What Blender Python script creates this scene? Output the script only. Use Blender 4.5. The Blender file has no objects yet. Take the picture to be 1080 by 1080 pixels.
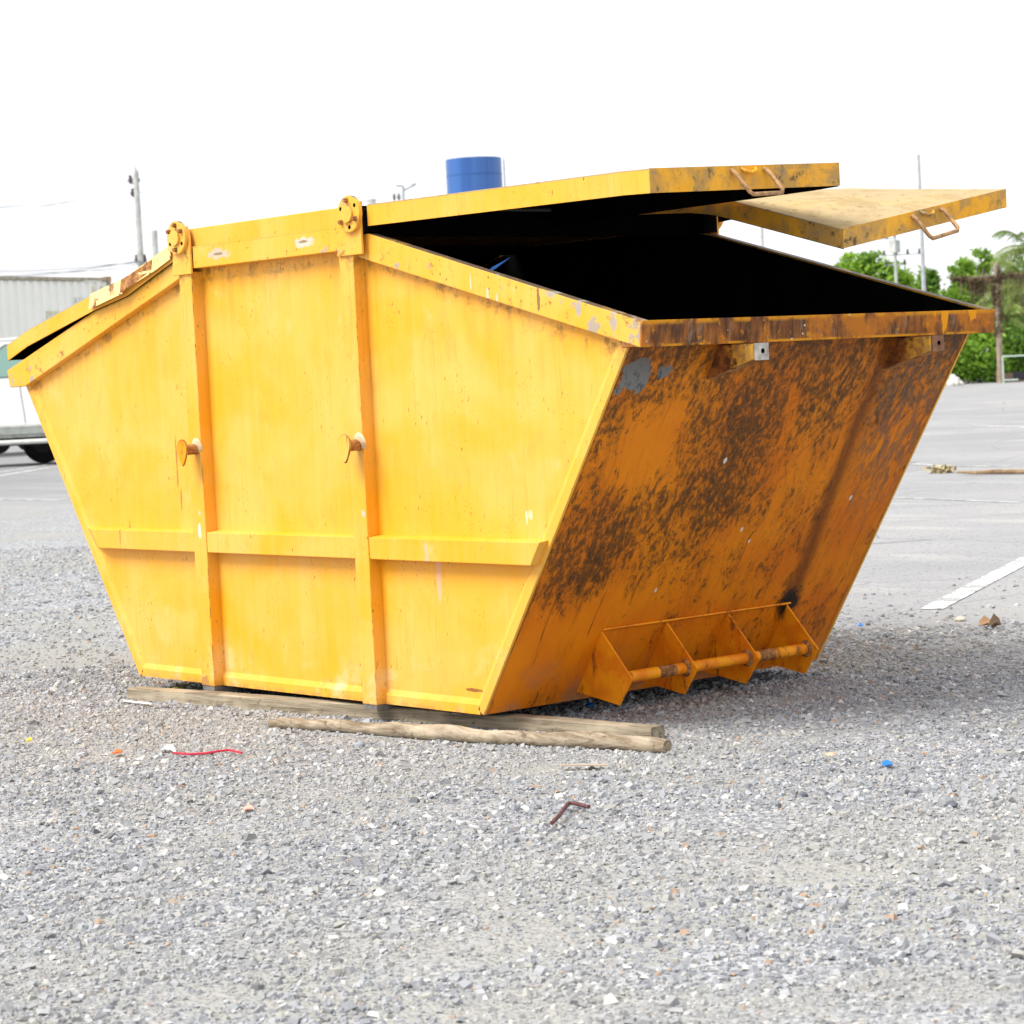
import bpy, bmesh, math, random
import numpy as np
from mathutils import Vector, Matrix, noise as mnoise
random.seed(7); rng = np.random.default_rng(7)
scn = bpy.context.scene
COL = scn.collection

# ------------------------------------------------------------------ camera
CAM = Vector((7.917, -5.5594, 1.2137)); YAW, PITCH, ROLL = -0.867, -0.0473, -0.0499
FPX, PCX, PCY = 2578.83, 540.0, 518.0
fw = Vector((math.cos(PITCH)*math.sin(YAW), math.cos(PITCH)*math.cos(YAW), math.sin(PITCH)))
rt0 = Vector((math.cos(YAW), -math.sin(YAW), 0)); up0 = rt0.cross(fw)
rt = rt0*math.cos(ROLL) + up0*math.sin(ROLL); up = up0*math.cos(ROLL) - rt0*math.sin(ROLL)
cam_d = bpy.data.cameras.new('camera'); cam = bpy.data.objects.new('camera', cam_d); COL.objects.link(cam)
cam.matrix_world = Matrix(((rt.x, up.x, -fw.x, CAM.x), (rt.y, up.y, -fw.y, CAM.y), (rt.z, up.z, -fw.z, CAM.z), (0, 0, 0, 1)))
cam_d.sensor_width = 36; cam_d.lens = 36*FPX/1080; cam_d.shift_y = -22/1080
cam_d.clip_start = .1; cam_d.clip_end = 3000
cam_d.dof.use_dof = True; cam_d.dof.focus_distance = 8.6; cam_d.dof.aperture_fstop = 9.0
scn.camera = cam
GZ = -0.07                                        # ground level (the skip's floor is z = 0)
HOR = Vector((math.sin(YAW), math.cos(YAW), 0)); RGT = rt0
def at(px, py, D):                                # a photograph pixel at depth D -> world point
    return CAM + (fw + rt*((px-PCX)/FPX) - up*((py-PCY)/FPX))*D
def gnd(px, py, z=GZ):
    d = fw + rt*((px-PCX)/FPX) - up*((py-PCY)/FPX)
    return CAM + d*((z-CAM.z)/d.z)

# ------------------------------------------------------------------ world, sun, exposure (bright overcast)
world = bpy.data.worlds.new('World'); scn.world = world; world.use_nodes = True
SUN_EL, SUN_DIR = math.radians(52), Vector((-0.32, -1.0, 0)).normalized()
wt = world.node_tree; wt.nodes.clear()
sky = wt.nodes.new('ShaderNodeTexSky'); sky.sky_type = 'NISHITA'; sky.sun_disc = False
sky.sun_elevation = SUN_EL; sky.sun_rotation = math.atan2(SUN_DIR.x, SUN_DIR.y)
sky.air_density = 1.0; sky.dust_density = 3.0
sc_ = wt.nodes.new('ShaderNodeVectorMath'); sc_.operation = 'SCALE'; sc_.inputs['Scale'].default_value = .10
mx = wt.nodes.new('ShaderNodeMix'); mx.data_type = 'RGBA'; mx.inputs['Factor'].default_value = .86
mx.inputs['B'].default_value = (.50, .505, .52, 1)
bg = wt.nodes.new('ShaderNodeBackground'); bg.inputs['Strength'].default_value = 1.0
wo = wt.nodes.new('ShaderNodeOutputWorld')
wt.links.new(sky.outputs[0], sc_.inputs[0]); wt.links.new(sc_.outputs[0], mx.inputs['A'])
wt.links.new(mx.outputs['Result'], bg.inputs[0]); wt.links.new(bg.outputs[0], wo.inputs[0])
sd = bpy.data.lights.new('sun', 'SUN'); sd.energy = 1.65; sd.angle = math.radians(30); sd.color = (1, .96, .9)
sun = bpy.data.objects.new('sun', sd); COL.objects.link(sun)
sv = Vector((SUN_DIR.x*math.cos(SUN_EL), SUN_DIR.y*math.cos(SUN_EL), math.sin(SUN_EL)))
sun.rotation_euler = sv.to_track_quat('Z', 'Y').to_euler(); sun.location = (0, 0, 20)
vs = scn.view_settings; vs.view_transform = 'Standard'; vs.look = 'None'; vs.gamma = 1; vs.exposure = 1.36
vs.use_curve_mapping = False
scn.cycles.max_bounces = 6; scn.cycles.diffuse_bounces = 3

# ------------------------------------------------------------------ node helper
class NT:
    def __init__(s, name):
        s.m = bpy.data.materials.new(name); s.m.use_nodes = True; s.t = s.m.node_tree
        s.b = s.t.nodes['Principled BSDF']; s.tc = s.t.nodes.new('ShaderNodeTexCoord')
        s.co = s.tc.outputs['Object']; s._xyz = None
    def n(s, k): return s.t.nodes.new(k)
    def put(s, a, sock):
        if hasattr(a, 'is_output') or isinstance(a, bpy.types.NodeSocket): s.t.links.new(a, sock)
        elif isinstance(a, (tuple, list)) and len(a) == 3 and sock.type == 'RGBA': sock.default_value = (*a, 1)
        else: sock.default_value = a
    def scale(s, v, k):
        q = s.n('ShaderNodeVectorMath'); q.operation = 'MULTIPLY'; s.put(v, q.inputs[0]); q.inputs[1].default_value = k; return q.outputs[0]
    def noise(s, v=None, scale=5, detail=4, rough=.55, dist=0, k=None, out='Fac'):
        v = v or s.co
        if k: v = s.scale(v, k)
        q = s.n('ShaderNodeTexNoise'); s.put(v, q.inputs['Vector']); q.inputs['Scale'].default_value = scale
        q.inputs['Detail'].default_value = detail; q.inputs['Roughness'].default_value = rough; q.inputs['Distortion'].default_value = dist
        return q.outputs[out]
    def vor(s, v=None, scale=5, feat='F1', out='Distance', k=None, rand=1):
        v = v or s.co
        if k: v = s.scale(v, k)
        q = s.n('ShaderNodeTexVoronoi'); q.feature = feat; s.put(v, q.inputs['Vector']); q.inputs['Scale'].default_value = scale
        q.inputs['Randomness'].default_value = rand
        return q.outputs[out]
    def ss(s, v, a, b, lo=0., hi=1.):                 # smoothstep map
        q = s.n('ShaderNodeMapRange'); q.interpolation_type = 'SMOOTHSTEP'; s.put(v, q.inputs['Value'])
        q.inputs['From Min'].default_value = a; q.inputs['From Max'].default_value = b
        q.inputs['To Min'].default_value = lo; q.inputs['To Max'].default_value = hi; return q.outputs['Result']
    def ma(s, op, a, b=0., c=None):
        q = s.n('ShaderNodeMath'); q.operation = op; s.put(a, q.inputs[0]); s.put(b, q.inputs[1])
        if c is not None: s.put(c, q.inputs[2])
        return q.outputs[0]
    def mul(s, a, b): return s.ma('MULTIPLY', a, b)
    def add(s, a, b): return s.ma('ADD', a, b)
    def mx(s, a, b): return s.ma('MAXIMUM', a, b)
    def mix(s, f, a, b, mode='MIX'):
        q = s.n('ShaderNodeMix'); q.data_type = 'RGBA'; q.blend_type = mode
        s.put(f, q.inputs['Factor']); s.put(a, q.inputs['A']); s.put(b, q.inputs['B']); return q.outputs['Result']
    def xyz(s):
        if s._xyz is None:
            q = s.n('ShaderNodeSeparateXYZ'); s.t.links.new(s.co, q.inputs[0]); s._xyz = q.outputs
        return s._xyz
    def attr(s, name, out='Fac'):
        q = s.n('ShaderNodeAttribute'); q.attribute_name = name; return q.outputs[out]
    def spot(s, c, r, wob=.35, soft=.35, nz=None):    # irregular blotch round c (object space), radii r
        q = s.n('ShaderNodeVectorMath'); q.operation = 'SUBTRACT'; s.t.links.new(s.co, q.inputs[0]); q.inputs[1].default_value = c
        d = s.n('ShaderNodeVectorMath'); d.operation = 'DIVIDE'; s.t.links.new(q.outputs[0], d.inputs[0]); d.inputs[1].default_value = r
        l = s.n('ShaderNodeVectorMath'); l.operation = 'LENGTH'; s.t.links.new(d.outputs[0], l.inputs[0])
        v = l.outputs['Value']
        if nz is not None: v = s.add(v, s.mul(s.add(nz, -.5), wob*11))
        return s.ss(v, 1.0+soft*.5, 1.0-soft*.5)
    def bump(s, h, dist=.01, strength=1.):
        q = s.n('ShaderNodeBump'); s.put(h, q.inputs['Height']); q.inputs['Distance'].default_value = dist; q.inputs['Strength'].default_value = strength
        s.t.links.new(q.outputs[0], s.b.inputs['Normal'])
    def done(s, col=None, rough=.5, metal=0., spec=None):
        if col is not None: s.put(col, s.b.inputs['Base Color'])
        s.put(rough, s.b.inputs['Roughness']); s.put(metal, s.b.inputs['Metallic'])
        if spec is not None: s.b.inputs['Specular IOR Level'].default_value = spec
        return s.m

YEL, ORA = (.86, .395, .010), (.80, .30, .004)
RUST, RUSTD, PRIMER, PALE = (.22, .075, .022), (.075, .035, .018), (.20, .21, .20), (.62, .58, .5)
def base_yellow(N, dusty=1.0):
    st = N.noise(k=(30, 30, 1.1), scale=1, detail=5, rough=.6)              # rain streaks running down
    cl = N.noise(scale=2.3, detail=4, rough=.55, dist=.4)
    d = N.add(N.mul(N.ss(st, .30, .85), .28), N.mul(N.ss(cl, .34, .70), .60))
    c = N.mix(N.mul(d, dusty), YEL, (.85, .49, .12))
    c = N.mix(N.mul(N.ss(N.noise(scale=6, detail=5, rough=.6), .60, .80), .45*dusty), c, (.84, .57, .24))
    c = N.mix(N.mul(N.ss(N.noise(k=(60, 60, 3), scale=1, detail=3), .60, .78), .35), c, (.60, .26, .01))
    return c
def specks(N, c, k=(46, 46, 14), thr=.09, patch=(.50, .66), col=(.09, .04, .015)):
    v = N.vor(k=k, scale=1)
    msk = N.mul(N.ss(v, thr*1.4, thr*.7), N.ss(N.noise(scale=5, detail=3), *patch))
    return N.mix(N.mul(msk, .9), c, col)

def mat_side():                                      # the long side: sun bleached yellow enamel
    N = NT('bleached_yellow_paint'); c = base_yellow(N)
    X, Y, Z = N.xyz()
    fine = N.noise(scale=26, detail=5, rough=.7)
    c = specks(N, c, thr=.10, patch=(.46, .62)); c = specks(N, c, k=(90, 90, 60), thr=.14, patch=(.52, .62), col=(.16, .06, .02))
    # brown scratches running down in groups
    s1 = N.mul(N.ss(N.noise(k=(70, 70, 5), scale=1, detail=4, rough=.65), .64, .70), N.ss(N.noise(scale=3.1, detail=2), .56, .66))
    c = N.mix(N.mul(s1, .75), c, (.30, .12, .02))
    s2 = N.mul(N.ss(N.noise(k=(85, 85, 2.0), scale=1, detail=4, rough=.6), .57, .70), N.ss(N.noise(scale=2.2, detail=3), .42, .60)); c = N.mix(N.mul(s2, .36), c, (.42, .20, .02))
    cr = N.vor(N.noise(k=(5, 5, 1.2), scale=2.2, detail=5, rough=.65, out='Color'), scale=9, feat='DISTANCE_TO_EDGE'); c = N.mix(N.mul(N.mul(N.ss(cr, .010, .0), N.ss(N.noise(scale=4.2, detail=3), .50, .62)), .6), c, (.34, .16, .02))
    dirt_ = N.mul(N.ss(N.noise(k=(9, 9, 4), scale=1, detail=8, rough=.75, dist=.5), .55, .70), .34); c = N.mix(dirt_, c, (.50, .27, .04))
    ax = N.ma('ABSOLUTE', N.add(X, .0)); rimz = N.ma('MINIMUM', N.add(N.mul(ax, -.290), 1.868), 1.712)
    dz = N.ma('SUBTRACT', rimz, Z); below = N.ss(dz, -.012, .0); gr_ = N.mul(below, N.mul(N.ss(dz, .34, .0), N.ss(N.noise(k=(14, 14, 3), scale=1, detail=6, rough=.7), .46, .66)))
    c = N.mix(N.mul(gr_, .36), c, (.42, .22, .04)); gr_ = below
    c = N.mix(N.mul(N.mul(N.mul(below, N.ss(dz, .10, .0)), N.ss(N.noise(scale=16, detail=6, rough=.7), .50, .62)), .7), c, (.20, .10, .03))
    for ex in (-.5155, .584, -.6085, .4955):                                 # rust along the posts' corners and in the seams beside them
        el = N.mul(N.ss(N.ma('ABSOLUTE', N.add(X, -ex)), .0055, .0015), N.ss(N.noise(k=(30, 30, 9), scale=1, detail=5, rough=.7), .50, .62)); c = N.mix(N.mul(N.mul(el, N.ss(Y, -.050, -.0535)), .8), c, (.26, .11, .03))
    # pale scuffs near the floor and below the rail
    low = N.mul(N.ss(Z, .35, .0), N.ss(N.noise(scale=5.5, detail=6, rough=.65), .50, .72))
    c = N.mix(N.mul(low, .55), c, (.82, .66, .40))
    # single marks: pink run below the rail, white scuff, scratches, grazes on the crown band
    c = N.mix(.75, c, c)
    pr = N.spot((.93, 0, .51), (.014, .3, .115), .10, .3, fine); c = N.mix(N.mul(pr, .8), c, (.78, .44, .28))
    for cx, cz, rx, rz, col in [(1.46, .725, .010, .018, (.84, .68, .42)), (1.44, .71, .006, .026, (.82, .66, .42)), (.46, .71, .008, .012, PALE),
                                (-.79, .92, .006, .12, (.38, .15, .04)), (-.77, .76, .006, .05, (.36, .15, .04)), (-1.19, .62, .005, .07, (.40, .18, .05)),
                                (.565, .725, .011, .011, (.55, .48, .36)), (-.555, .715, .008, .010, (.55, .48, .36)), (-.56, .64, .01, .03, (.78, .72, .6)),
                                (1.10, .085, .06, .006, RUST), (-.60, .012, .05, .03, (.40, .20, .07))]:
        c = N.mix(N.mul(N.spot((cx, 0, cz), (rx, .4, rz), .22, .4, fine), .85), c, col)
    edge = N.mul(N.ss(Z, .03, .0), N.ss(fine, .42, .58)); c = N.mix(N.mul(edge, .6), c, (.42, .20, .06))
    N.bump(N.add(N.noise(scale=2.6, detail=2), N.mul(fine, .03)), .03, .4)
    return N.done(c, N.ss(fine, .3, .8, .38, .6), spec=.35)

def mat_rim():                                       # rim band and lids' skirts: same paint, chipped at the edges
    N = NT('chipped_yellow_paint'); c = base_yellow(N)
    X, Y, Z = N.xyz(); fine = N.noise(scale=30, detail=6, rough=.7); mid = N.noise(scale=8, detail=5, rough=.65)
    c = specks(N, c, k=(40, 40, 26), thr=.13, patch=(.44, .60))
    c = N.mix(N.mul(N.ss(N.noise(k=(30, 30, 12), scale=1, detail=5, rough=.7), .56, .70), .5), c, (.40, .20, .035))
    gn = N.n('ShaderNodeNewGeometry').outputs['Normal']; gs = N.n('ShaderNodeSeparateXYZ'); N.t.links.new(gn, gs.inputs[0])
    c = N.mix(N.mul(N.ss(gs.outputs['Z'], .7, .9), N.ss(mid, .25, .5)), c, (.15, .11, .075))
    grey = N.mul(N.ss(X, 1.2, 2.1), .09)
    chip = N.ss(N.add(mid, grey), .63, .66); c = N.mix(N.mul(chip, .9), c, (.36, .32, .26))
    rusty = N.mul(N.ss(N.add(N.noise(scale=11, detail=6, rough=.75), N.mul(N.ss(X, 1.75, 2.12), .08)), .60, .68), .8)
    c = N.mix(rusty, c, (.24, .10, .03))
    for cx, cz, rx, rz, col in [(-.31, 1.758, .062, .020, (.50, .45, .36)), (.27, 1.762, .062, .020, (.58, .54, .46)), (-.31, 1.758, .03, .005, (.26, .17, .08)), (.27, 1.764, .03, .005, (.26, .17, .08)),
                                (1.24, 1.55, .004, .025, (.62, .54, .40)), (1.33, 1.50, .006, .022, (.62, .54, .40)), (1.38, 1.48, .005, .022, (.60, .52, .38)),
                                (1.60, 1.47, .008, .04, (.22, .12, .04)), (1.66, 1.485, .03, .012, (.40, .36, .30)), (1.80, 1.43, .014, .03, (.40, .36, .30)), (1.97, 1.37, .015, .04, (.38, .35, .30)),
                                (-2.04, 1.41, .05, .03, (.70, .66, .56))]:
        c = N.mix(N.mul(N.spot((cx, 0, cz), (rx, .4, rz), .26, .4, fine), .9), c, col)
    N.bump(N.add(N.noise(scale=4, detail=3), N.mul(N.add(fine, chip), .1)), .01, .4)
    return N.done(c, .5, spec=.35)

def mat_end():                                       # the sloping front end: orange base carries the face's shade, under grime, run marks and primer
    N = NT('grimy_shaded_orange_paint'); X, Y, Z = N.xyz()
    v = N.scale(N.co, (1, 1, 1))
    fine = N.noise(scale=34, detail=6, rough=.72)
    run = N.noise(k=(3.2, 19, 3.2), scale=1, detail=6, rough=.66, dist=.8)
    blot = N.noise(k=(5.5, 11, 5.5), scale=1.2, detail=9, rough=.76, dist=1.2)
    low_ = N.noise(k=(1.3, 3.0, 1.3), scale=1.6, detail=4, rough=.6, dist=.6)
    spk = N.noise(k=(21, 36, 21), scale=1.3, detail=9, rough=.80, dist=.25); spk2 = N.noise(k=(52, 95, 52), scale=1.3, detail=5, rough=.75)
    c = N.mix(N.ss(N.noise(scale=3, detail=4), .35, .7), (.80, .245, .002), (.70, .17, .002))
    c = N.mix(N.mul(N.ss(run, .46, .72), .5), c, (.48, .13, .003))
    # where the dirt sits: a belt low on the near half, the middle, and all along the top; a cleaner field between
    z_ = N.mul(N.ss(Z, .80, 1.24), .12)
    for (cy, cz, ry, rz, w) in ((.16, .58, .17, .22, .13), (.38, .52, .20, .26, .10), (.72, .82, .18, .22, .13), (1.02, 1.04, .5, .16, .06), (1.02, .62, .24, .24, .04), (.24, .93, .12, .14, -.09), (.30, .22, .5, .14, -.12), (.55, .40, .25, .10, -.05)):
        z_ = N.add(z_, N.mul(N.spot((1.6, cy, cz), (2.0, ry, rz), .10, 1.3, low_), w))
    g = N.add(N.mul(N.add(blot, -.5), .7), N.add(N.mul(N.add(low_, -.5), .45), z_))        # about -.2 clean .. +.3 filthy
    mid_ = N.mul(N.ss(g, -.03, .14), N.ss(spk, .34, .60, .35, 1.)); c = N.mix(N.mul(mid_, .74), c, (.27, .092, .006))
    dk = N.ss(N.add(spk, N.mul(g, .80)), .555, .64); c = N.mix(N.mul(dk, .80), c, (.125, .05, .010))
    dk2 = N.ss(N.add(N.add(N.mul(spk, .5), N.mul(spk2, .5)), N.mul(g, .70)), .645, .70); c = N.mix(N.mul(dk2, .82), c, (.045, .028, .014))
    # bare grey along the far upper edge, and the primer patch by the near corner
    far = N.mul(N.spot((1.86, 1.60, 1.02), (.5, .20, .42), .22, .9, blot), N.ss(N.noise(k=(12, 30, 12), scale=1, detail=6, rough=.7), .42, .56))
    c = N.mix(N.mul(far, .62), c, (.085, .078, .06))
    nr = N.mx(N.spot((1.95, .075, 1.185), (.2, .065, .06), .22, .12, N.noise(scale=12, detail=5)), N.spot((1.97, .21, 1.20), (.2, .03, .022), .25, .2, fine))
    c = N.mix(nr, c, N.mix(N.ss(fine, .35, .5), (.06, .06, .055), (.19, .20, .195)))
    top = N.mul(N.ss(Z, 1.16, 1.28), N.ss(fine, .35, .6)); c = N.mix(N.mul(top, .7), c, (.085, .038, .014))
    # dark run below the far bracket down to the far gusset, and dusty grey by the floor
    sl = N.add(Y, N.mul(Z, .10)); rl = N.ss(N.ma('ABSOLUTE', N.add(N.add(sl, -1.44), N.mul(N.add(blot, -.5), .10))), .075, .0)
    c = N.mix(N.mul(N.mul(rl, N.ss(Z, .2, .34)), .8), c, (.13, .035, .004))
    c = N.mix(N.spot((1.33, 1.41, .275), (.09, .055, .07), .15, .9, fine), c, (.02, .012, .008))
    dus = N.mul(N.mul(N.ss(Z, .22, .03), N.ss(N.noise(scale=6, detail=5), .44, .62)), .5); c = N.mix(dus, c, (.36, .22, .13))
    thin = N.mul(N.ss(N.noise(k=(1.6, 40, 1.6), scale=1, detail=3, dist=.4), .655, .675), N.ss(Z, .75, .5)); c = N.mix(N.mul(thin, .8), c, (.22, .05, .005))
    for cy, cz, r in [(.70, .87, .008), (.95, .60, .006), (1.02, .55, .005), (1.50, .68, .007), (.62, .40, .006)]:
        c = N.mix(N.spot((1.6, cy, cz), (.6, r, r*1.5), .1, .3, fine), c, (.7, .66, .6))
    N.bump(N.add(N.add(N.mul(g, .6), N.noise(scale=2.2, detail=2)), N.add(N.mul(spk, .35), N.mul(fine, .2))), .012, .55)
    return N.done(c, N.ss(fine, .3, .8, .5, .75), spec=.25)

def mat_rust():                                      # end rim: rust with paint remains and drips
    N = NT('rusted_rim_paint'); X, Y, Z = N.xyz(); fine = N.noise(scale=40, detail=6, rough=.7)
    drip = N.noise(k=(34, 34, 5), scale=1, detail=5, rough=.65); bl = N.noise(scale=7, detail=5, rough=.6)
    c = N.mix(N.ss(N.add(N.mul(drip, .6), N.mul(bl, .4)), .38, .60), (.085, .038, .020), (.36, .125, .025))
    c = N.mix(N.mul(N.ss(N.noise(k=(22, 22, 6), scale=1.3, detail=6, rough=.7), .54, .68), .6), c, (.32, .22, .14))
    c = N.mix(N.mul(N.ss(bl, .50, .62), .8), c, (.52, .17, .015)); c = N.mix(N.mul(N.ss(N.noise(scale=19, detail=6, rough=.7), .58, .66), .7), c, (.64, .26, .02))
    edge = N.mul(N.mx(N.ss(Z, 1.352, 1.366), N.ss(Z, 1.296, 1.288)), N.ss(N.noise(scale=13, detail=4), .40, .56)); c = N.mix(edge, c, (.66, .27, .012))
    for cy, w in [(1.44, .008), (1.50, .016), (1.645, .018)]:
        c = N.mix(N.spot((2.1, cy, 1.376), (.5, w, .060), .5, .2, N.noise(k=(20, 20, 6), scale=1, detail=5)), c, (.82, .33, .008))
    c = N.mix(N.ss(N.vor(scale=16), .085, .05), c, (.62, .58, .5))
    N.bump(N.add(drip, fine), .006, .6)
    return N.done(c, .75, spec=.2)

def mat_grime():                                     # lid front skirts and gussets: dirty yellow
    N = NT('grimy_yellow_paint'); c = base_yellow(N, .5); fine = N.noise(scale=28, detail=6, rough=.72)
    b = N.noise(scale=7, detail=6, rough=.68, dist=.6)
    c = N.mix(N.mul(N.ss(b, .38, .60), .70), c, (.33, .22, .09)); c = N.mix(N.mul(N.ss(N.noise(k=(9, 9, 20), scale=1, detail=6, rough=.7), .52, .66), .5), c, (.22, .19, .15))
    c = N.mix(N.mul(N.mul(N.ss(fine, .54, .64), N.ss(b, .42, .58)), .85), c, (.08, .05, .02))
    N.bump(fine, .005, .4); return N.done(c, .6, spec=.25)
def mat_lidtop():
    N = NT('dusty_lid_top'); b = N.noise(scale=3, detail=6, rough=.6)
    c = N.mix(N.ss(b, .35, .7), (.50, .37, .17), (.44, .34, .20)); c = N.mix(N.mul(N.ss(N.noise(scale=7, detail=8, rough=.75, dist=.5), .46, .64), .6), c, (.34, .24, .11)); c = N.mix(N.mul(N.ss(N.noise(scale=30, detail=5, rough=.7), .58, .66), .7), c, (.18, .12, .06))
    return N.done(c, .8, spec=.1)
def mat_gusset():
    N = NT('orange_bracket_paint'); fine = N.noise(scale=24, detail=6, rough=.7)
    c = N.mix(N.ss(N.noise(scale=9, detail=4), .4, .62), (.86, .31, .004), (.72, .20, .003))
    c = N.mix(N.mul(N.ss(N.noise(k=(20, 20, 6), scale=1, detail=6, rough=.7), .55, .66), .8), c, (.16, .05, .012))
    c = N.mix(N.ss(fine, .66, .72), c, (.06, .03, .015))
    N.bump(fine, .003, .4); return N.done(c, .6, spec=.25)
def mat_bracket():
    N = NT('rusty_bracket_paint'); X, Y, Z = N.xyz(); f = N.noise(scale=22, detail=6, rough=.7)
    c = N.mix(N.ss(f, .4, .6), (.10, .035, .012), (.30, .10, .02)); tip = N.ss(N.add(X, N.mul(N.add(f, -.5), .25)), 2.04, 2.08)
    c = N.mix(N.mul(tip, .9), c, N.mix(N.ss(N.noise(scale=40, detail=4), .45, .6), (.66, .33, .04), (.42, .20, .06)))
    N.bump(f, .006, .6); return N.done(c, .7, spec=.2)
def mat_rusty():
    N = NT('bare_rust'); c = N.mix(N.ss(N.noise(scale=30, detail=6, rough=.7), .4, .6), (.20, .08, .03), (.46, .22, .07))
    N.bump(N.noise(scale=80), .002, .5); return N.done(c, .8, spec=.2)
def mat_dark():  # near-black colour stands in for deep shade inside, beneath and in holes
    N = NT('shade_black_inside'); c = N.mix(N.ss(N.noise(scale=6, detail=5), .4, .7), (.004, .004, .004), (.010, .009, .007)); return N.done(c, .9, spec=.02)
def mat_patch():
    N = NT('flaking_patch_paint'); b = N.noise(scale=13, detail=6, rough=.7)
    c = N.mix(N.ss(b, .52, .60), (.86, .60, .26), (.26, .11, .05)); N.bump(b, .004, .6); return N.done(c, .7, spec=.2)
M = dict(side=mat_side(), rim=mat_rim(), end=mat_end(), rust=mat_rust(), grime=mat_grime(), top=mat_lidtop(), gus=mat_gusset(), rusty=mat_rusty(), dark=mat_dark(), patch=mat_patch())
def simple(name, col, rough=.6, var=.15, scale=8, spec=.3, metal=0, bump=0):
    N = NT(name); f = N.ss(N.noise(scale=scale, detail=5, rough=.65), .3, .7)
    c = N.mix(f, tuple(x*(1-var) for x in col), tuple(min(1, x*(1+var)) for x in col))
    if bump: N.bump(N.noise(scale=scale*3, detail=5), bump, .6)
    return N.done(c, rough, metal, spec)

# ------------------------------------------------------------------ mesh helpers
def tag(o, label=None, cat=None, group=None, kind=None):
    for k, v in (('label', label), ('category', cat), ('group', group), ('kind', kind)):
        if v: o[k] = v
    return o
def empty(name, loc, label, cat, group=None, rz=0):
    o = bpy.data.objects.new(name, None); COL.objects.link(o); o.location = loc; o.rotation_euler = (0, 0, rz); o.empty_display_size = .2
    return tag(o, label, cat, group)
def link(name, me, mat, parent=None, loc=None):
    for m_ in (mat if isinstance(mat, list) else [mat]): me.materials.append(m_)
    o = bpy.data.objects.new(name, me); COL.objects.link(o)
    if parent is not None: o.parent = parent
    if loc is not None: o.location = loc
    return o
def from_bm(name, bm, mat, parent=None, bevel=0, smooth=False, loc=None):
    bmesh.ops.recalc_face_normals(bm, faces=bm.faces)
    if bevel: bmesh.ops.bevel(bm, geom=list(bm.edges), offset=bevel, segments=2, affect='EDGES', profile=.6, clamp_overlap=True)
    me = bpy.data.meshes.new(name); bm.to_mesh(me); bm.free()
    if smooth:
        for p in me.polygons: p.use_smooth = True
        me.set_sharp_from_angle(angle=math.radians(40))
    return link(name, me, mat, parent, loc)
def add_prism(bm, poly, axis, a, b):                 # polygon in the plane normal to axis, extruded a..b
    def P(u, v, w): return {'y': (u, w, v), 'x': (w, u, v), 'z': (u, v, w)}[axis]
    A = [bm.verts.new(P(u, v, a)) for u, v in poly]; B = [bm.verts.new(P(u, v, b)) for u, v in poly]
    bm.faces.new(A); bm.faces.new(B[::-1]); n = len(poly)
    for i in range(n): bm.faces.new((A[i], B[i], B[(i+1) % n], A[(i+1) % n]))
def add_box(bm, x0, x1, y0, y1, z0, z1): add_prism(bm, [(x0, y0), (x1, y0), (x1, y1), (x0, y1)], 'z', z0, z1)
def add_hexa(bm, lo, hi):                            # 4 lower + 4 upper corners
    A = [bm.verts.new(p) for p in lo]; B = [bm.verts.new(p) for p in hi]
    bm.faces.new(A); bm.faces.new(B)
    for i in range(4): bm.faces.new((A[i], A[(i+1) % 4], B[(i+1) % 4], B[i]))
def add_tube(bm, pts, rad, seg=12, cap=True):
    pts = [Vector(p) for p in pts]; rad = rad if isinstance(rad, (list, tuple)) else [rad]*len(pts); rings = []
    ref = None
    for i, p in enumerate(pts):
        t = (pts[min(i+1, len(pts)-1)] - pts[max(i-1, 0)]).normalized()
        if ref is None: ref = t.orthogonal().normalized()
        ref = (ref - t*ref.dot(t)).normalized(); b = t.cross(ref)
        rings.append([bm.verts.new(p + (ref*math.cos(2*math.pi*k/seg) + b*math.sin(2*math.pi*k/seg))*rad[i]) for k in range(seg)])
    for i in range(len(rings)-1):
        for k in range(seg): bm.faces.new((rings[i][k], rings[i][(k+1) % seg], rings[i+1][(k+1) % seg], rings[i+1][k]))
    if cap: bm.faces.new(rings[0][::-1]); bm.faces.new(rings[-1])
    return rings
def prism(name, poly, axis, a, b, mat, parent, bevel=0):
    bm = bmesh.new(); add_prism(bm, poly, axis, a, b); return from_bm(name, bm, mat, parent, bevel)
def box(name, x0, x1, y0, y1, z0, z1, mat, parent=None, bevel=0, smooth=False):
    bm = bmesh.new(); add_box(bm, x0, x1, y0, y1, z0, z1); return from_bm(name, bm, mat, parent, bevel, smooth)
def tube(name, pts, rad, mat, parent=None, seg=12, smooth=True):
    bm = bmesh.new(); add_tube(bm, pts, rad, seg); return from_bm(name, bm, mat, parent, 0, smooth)

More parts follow.
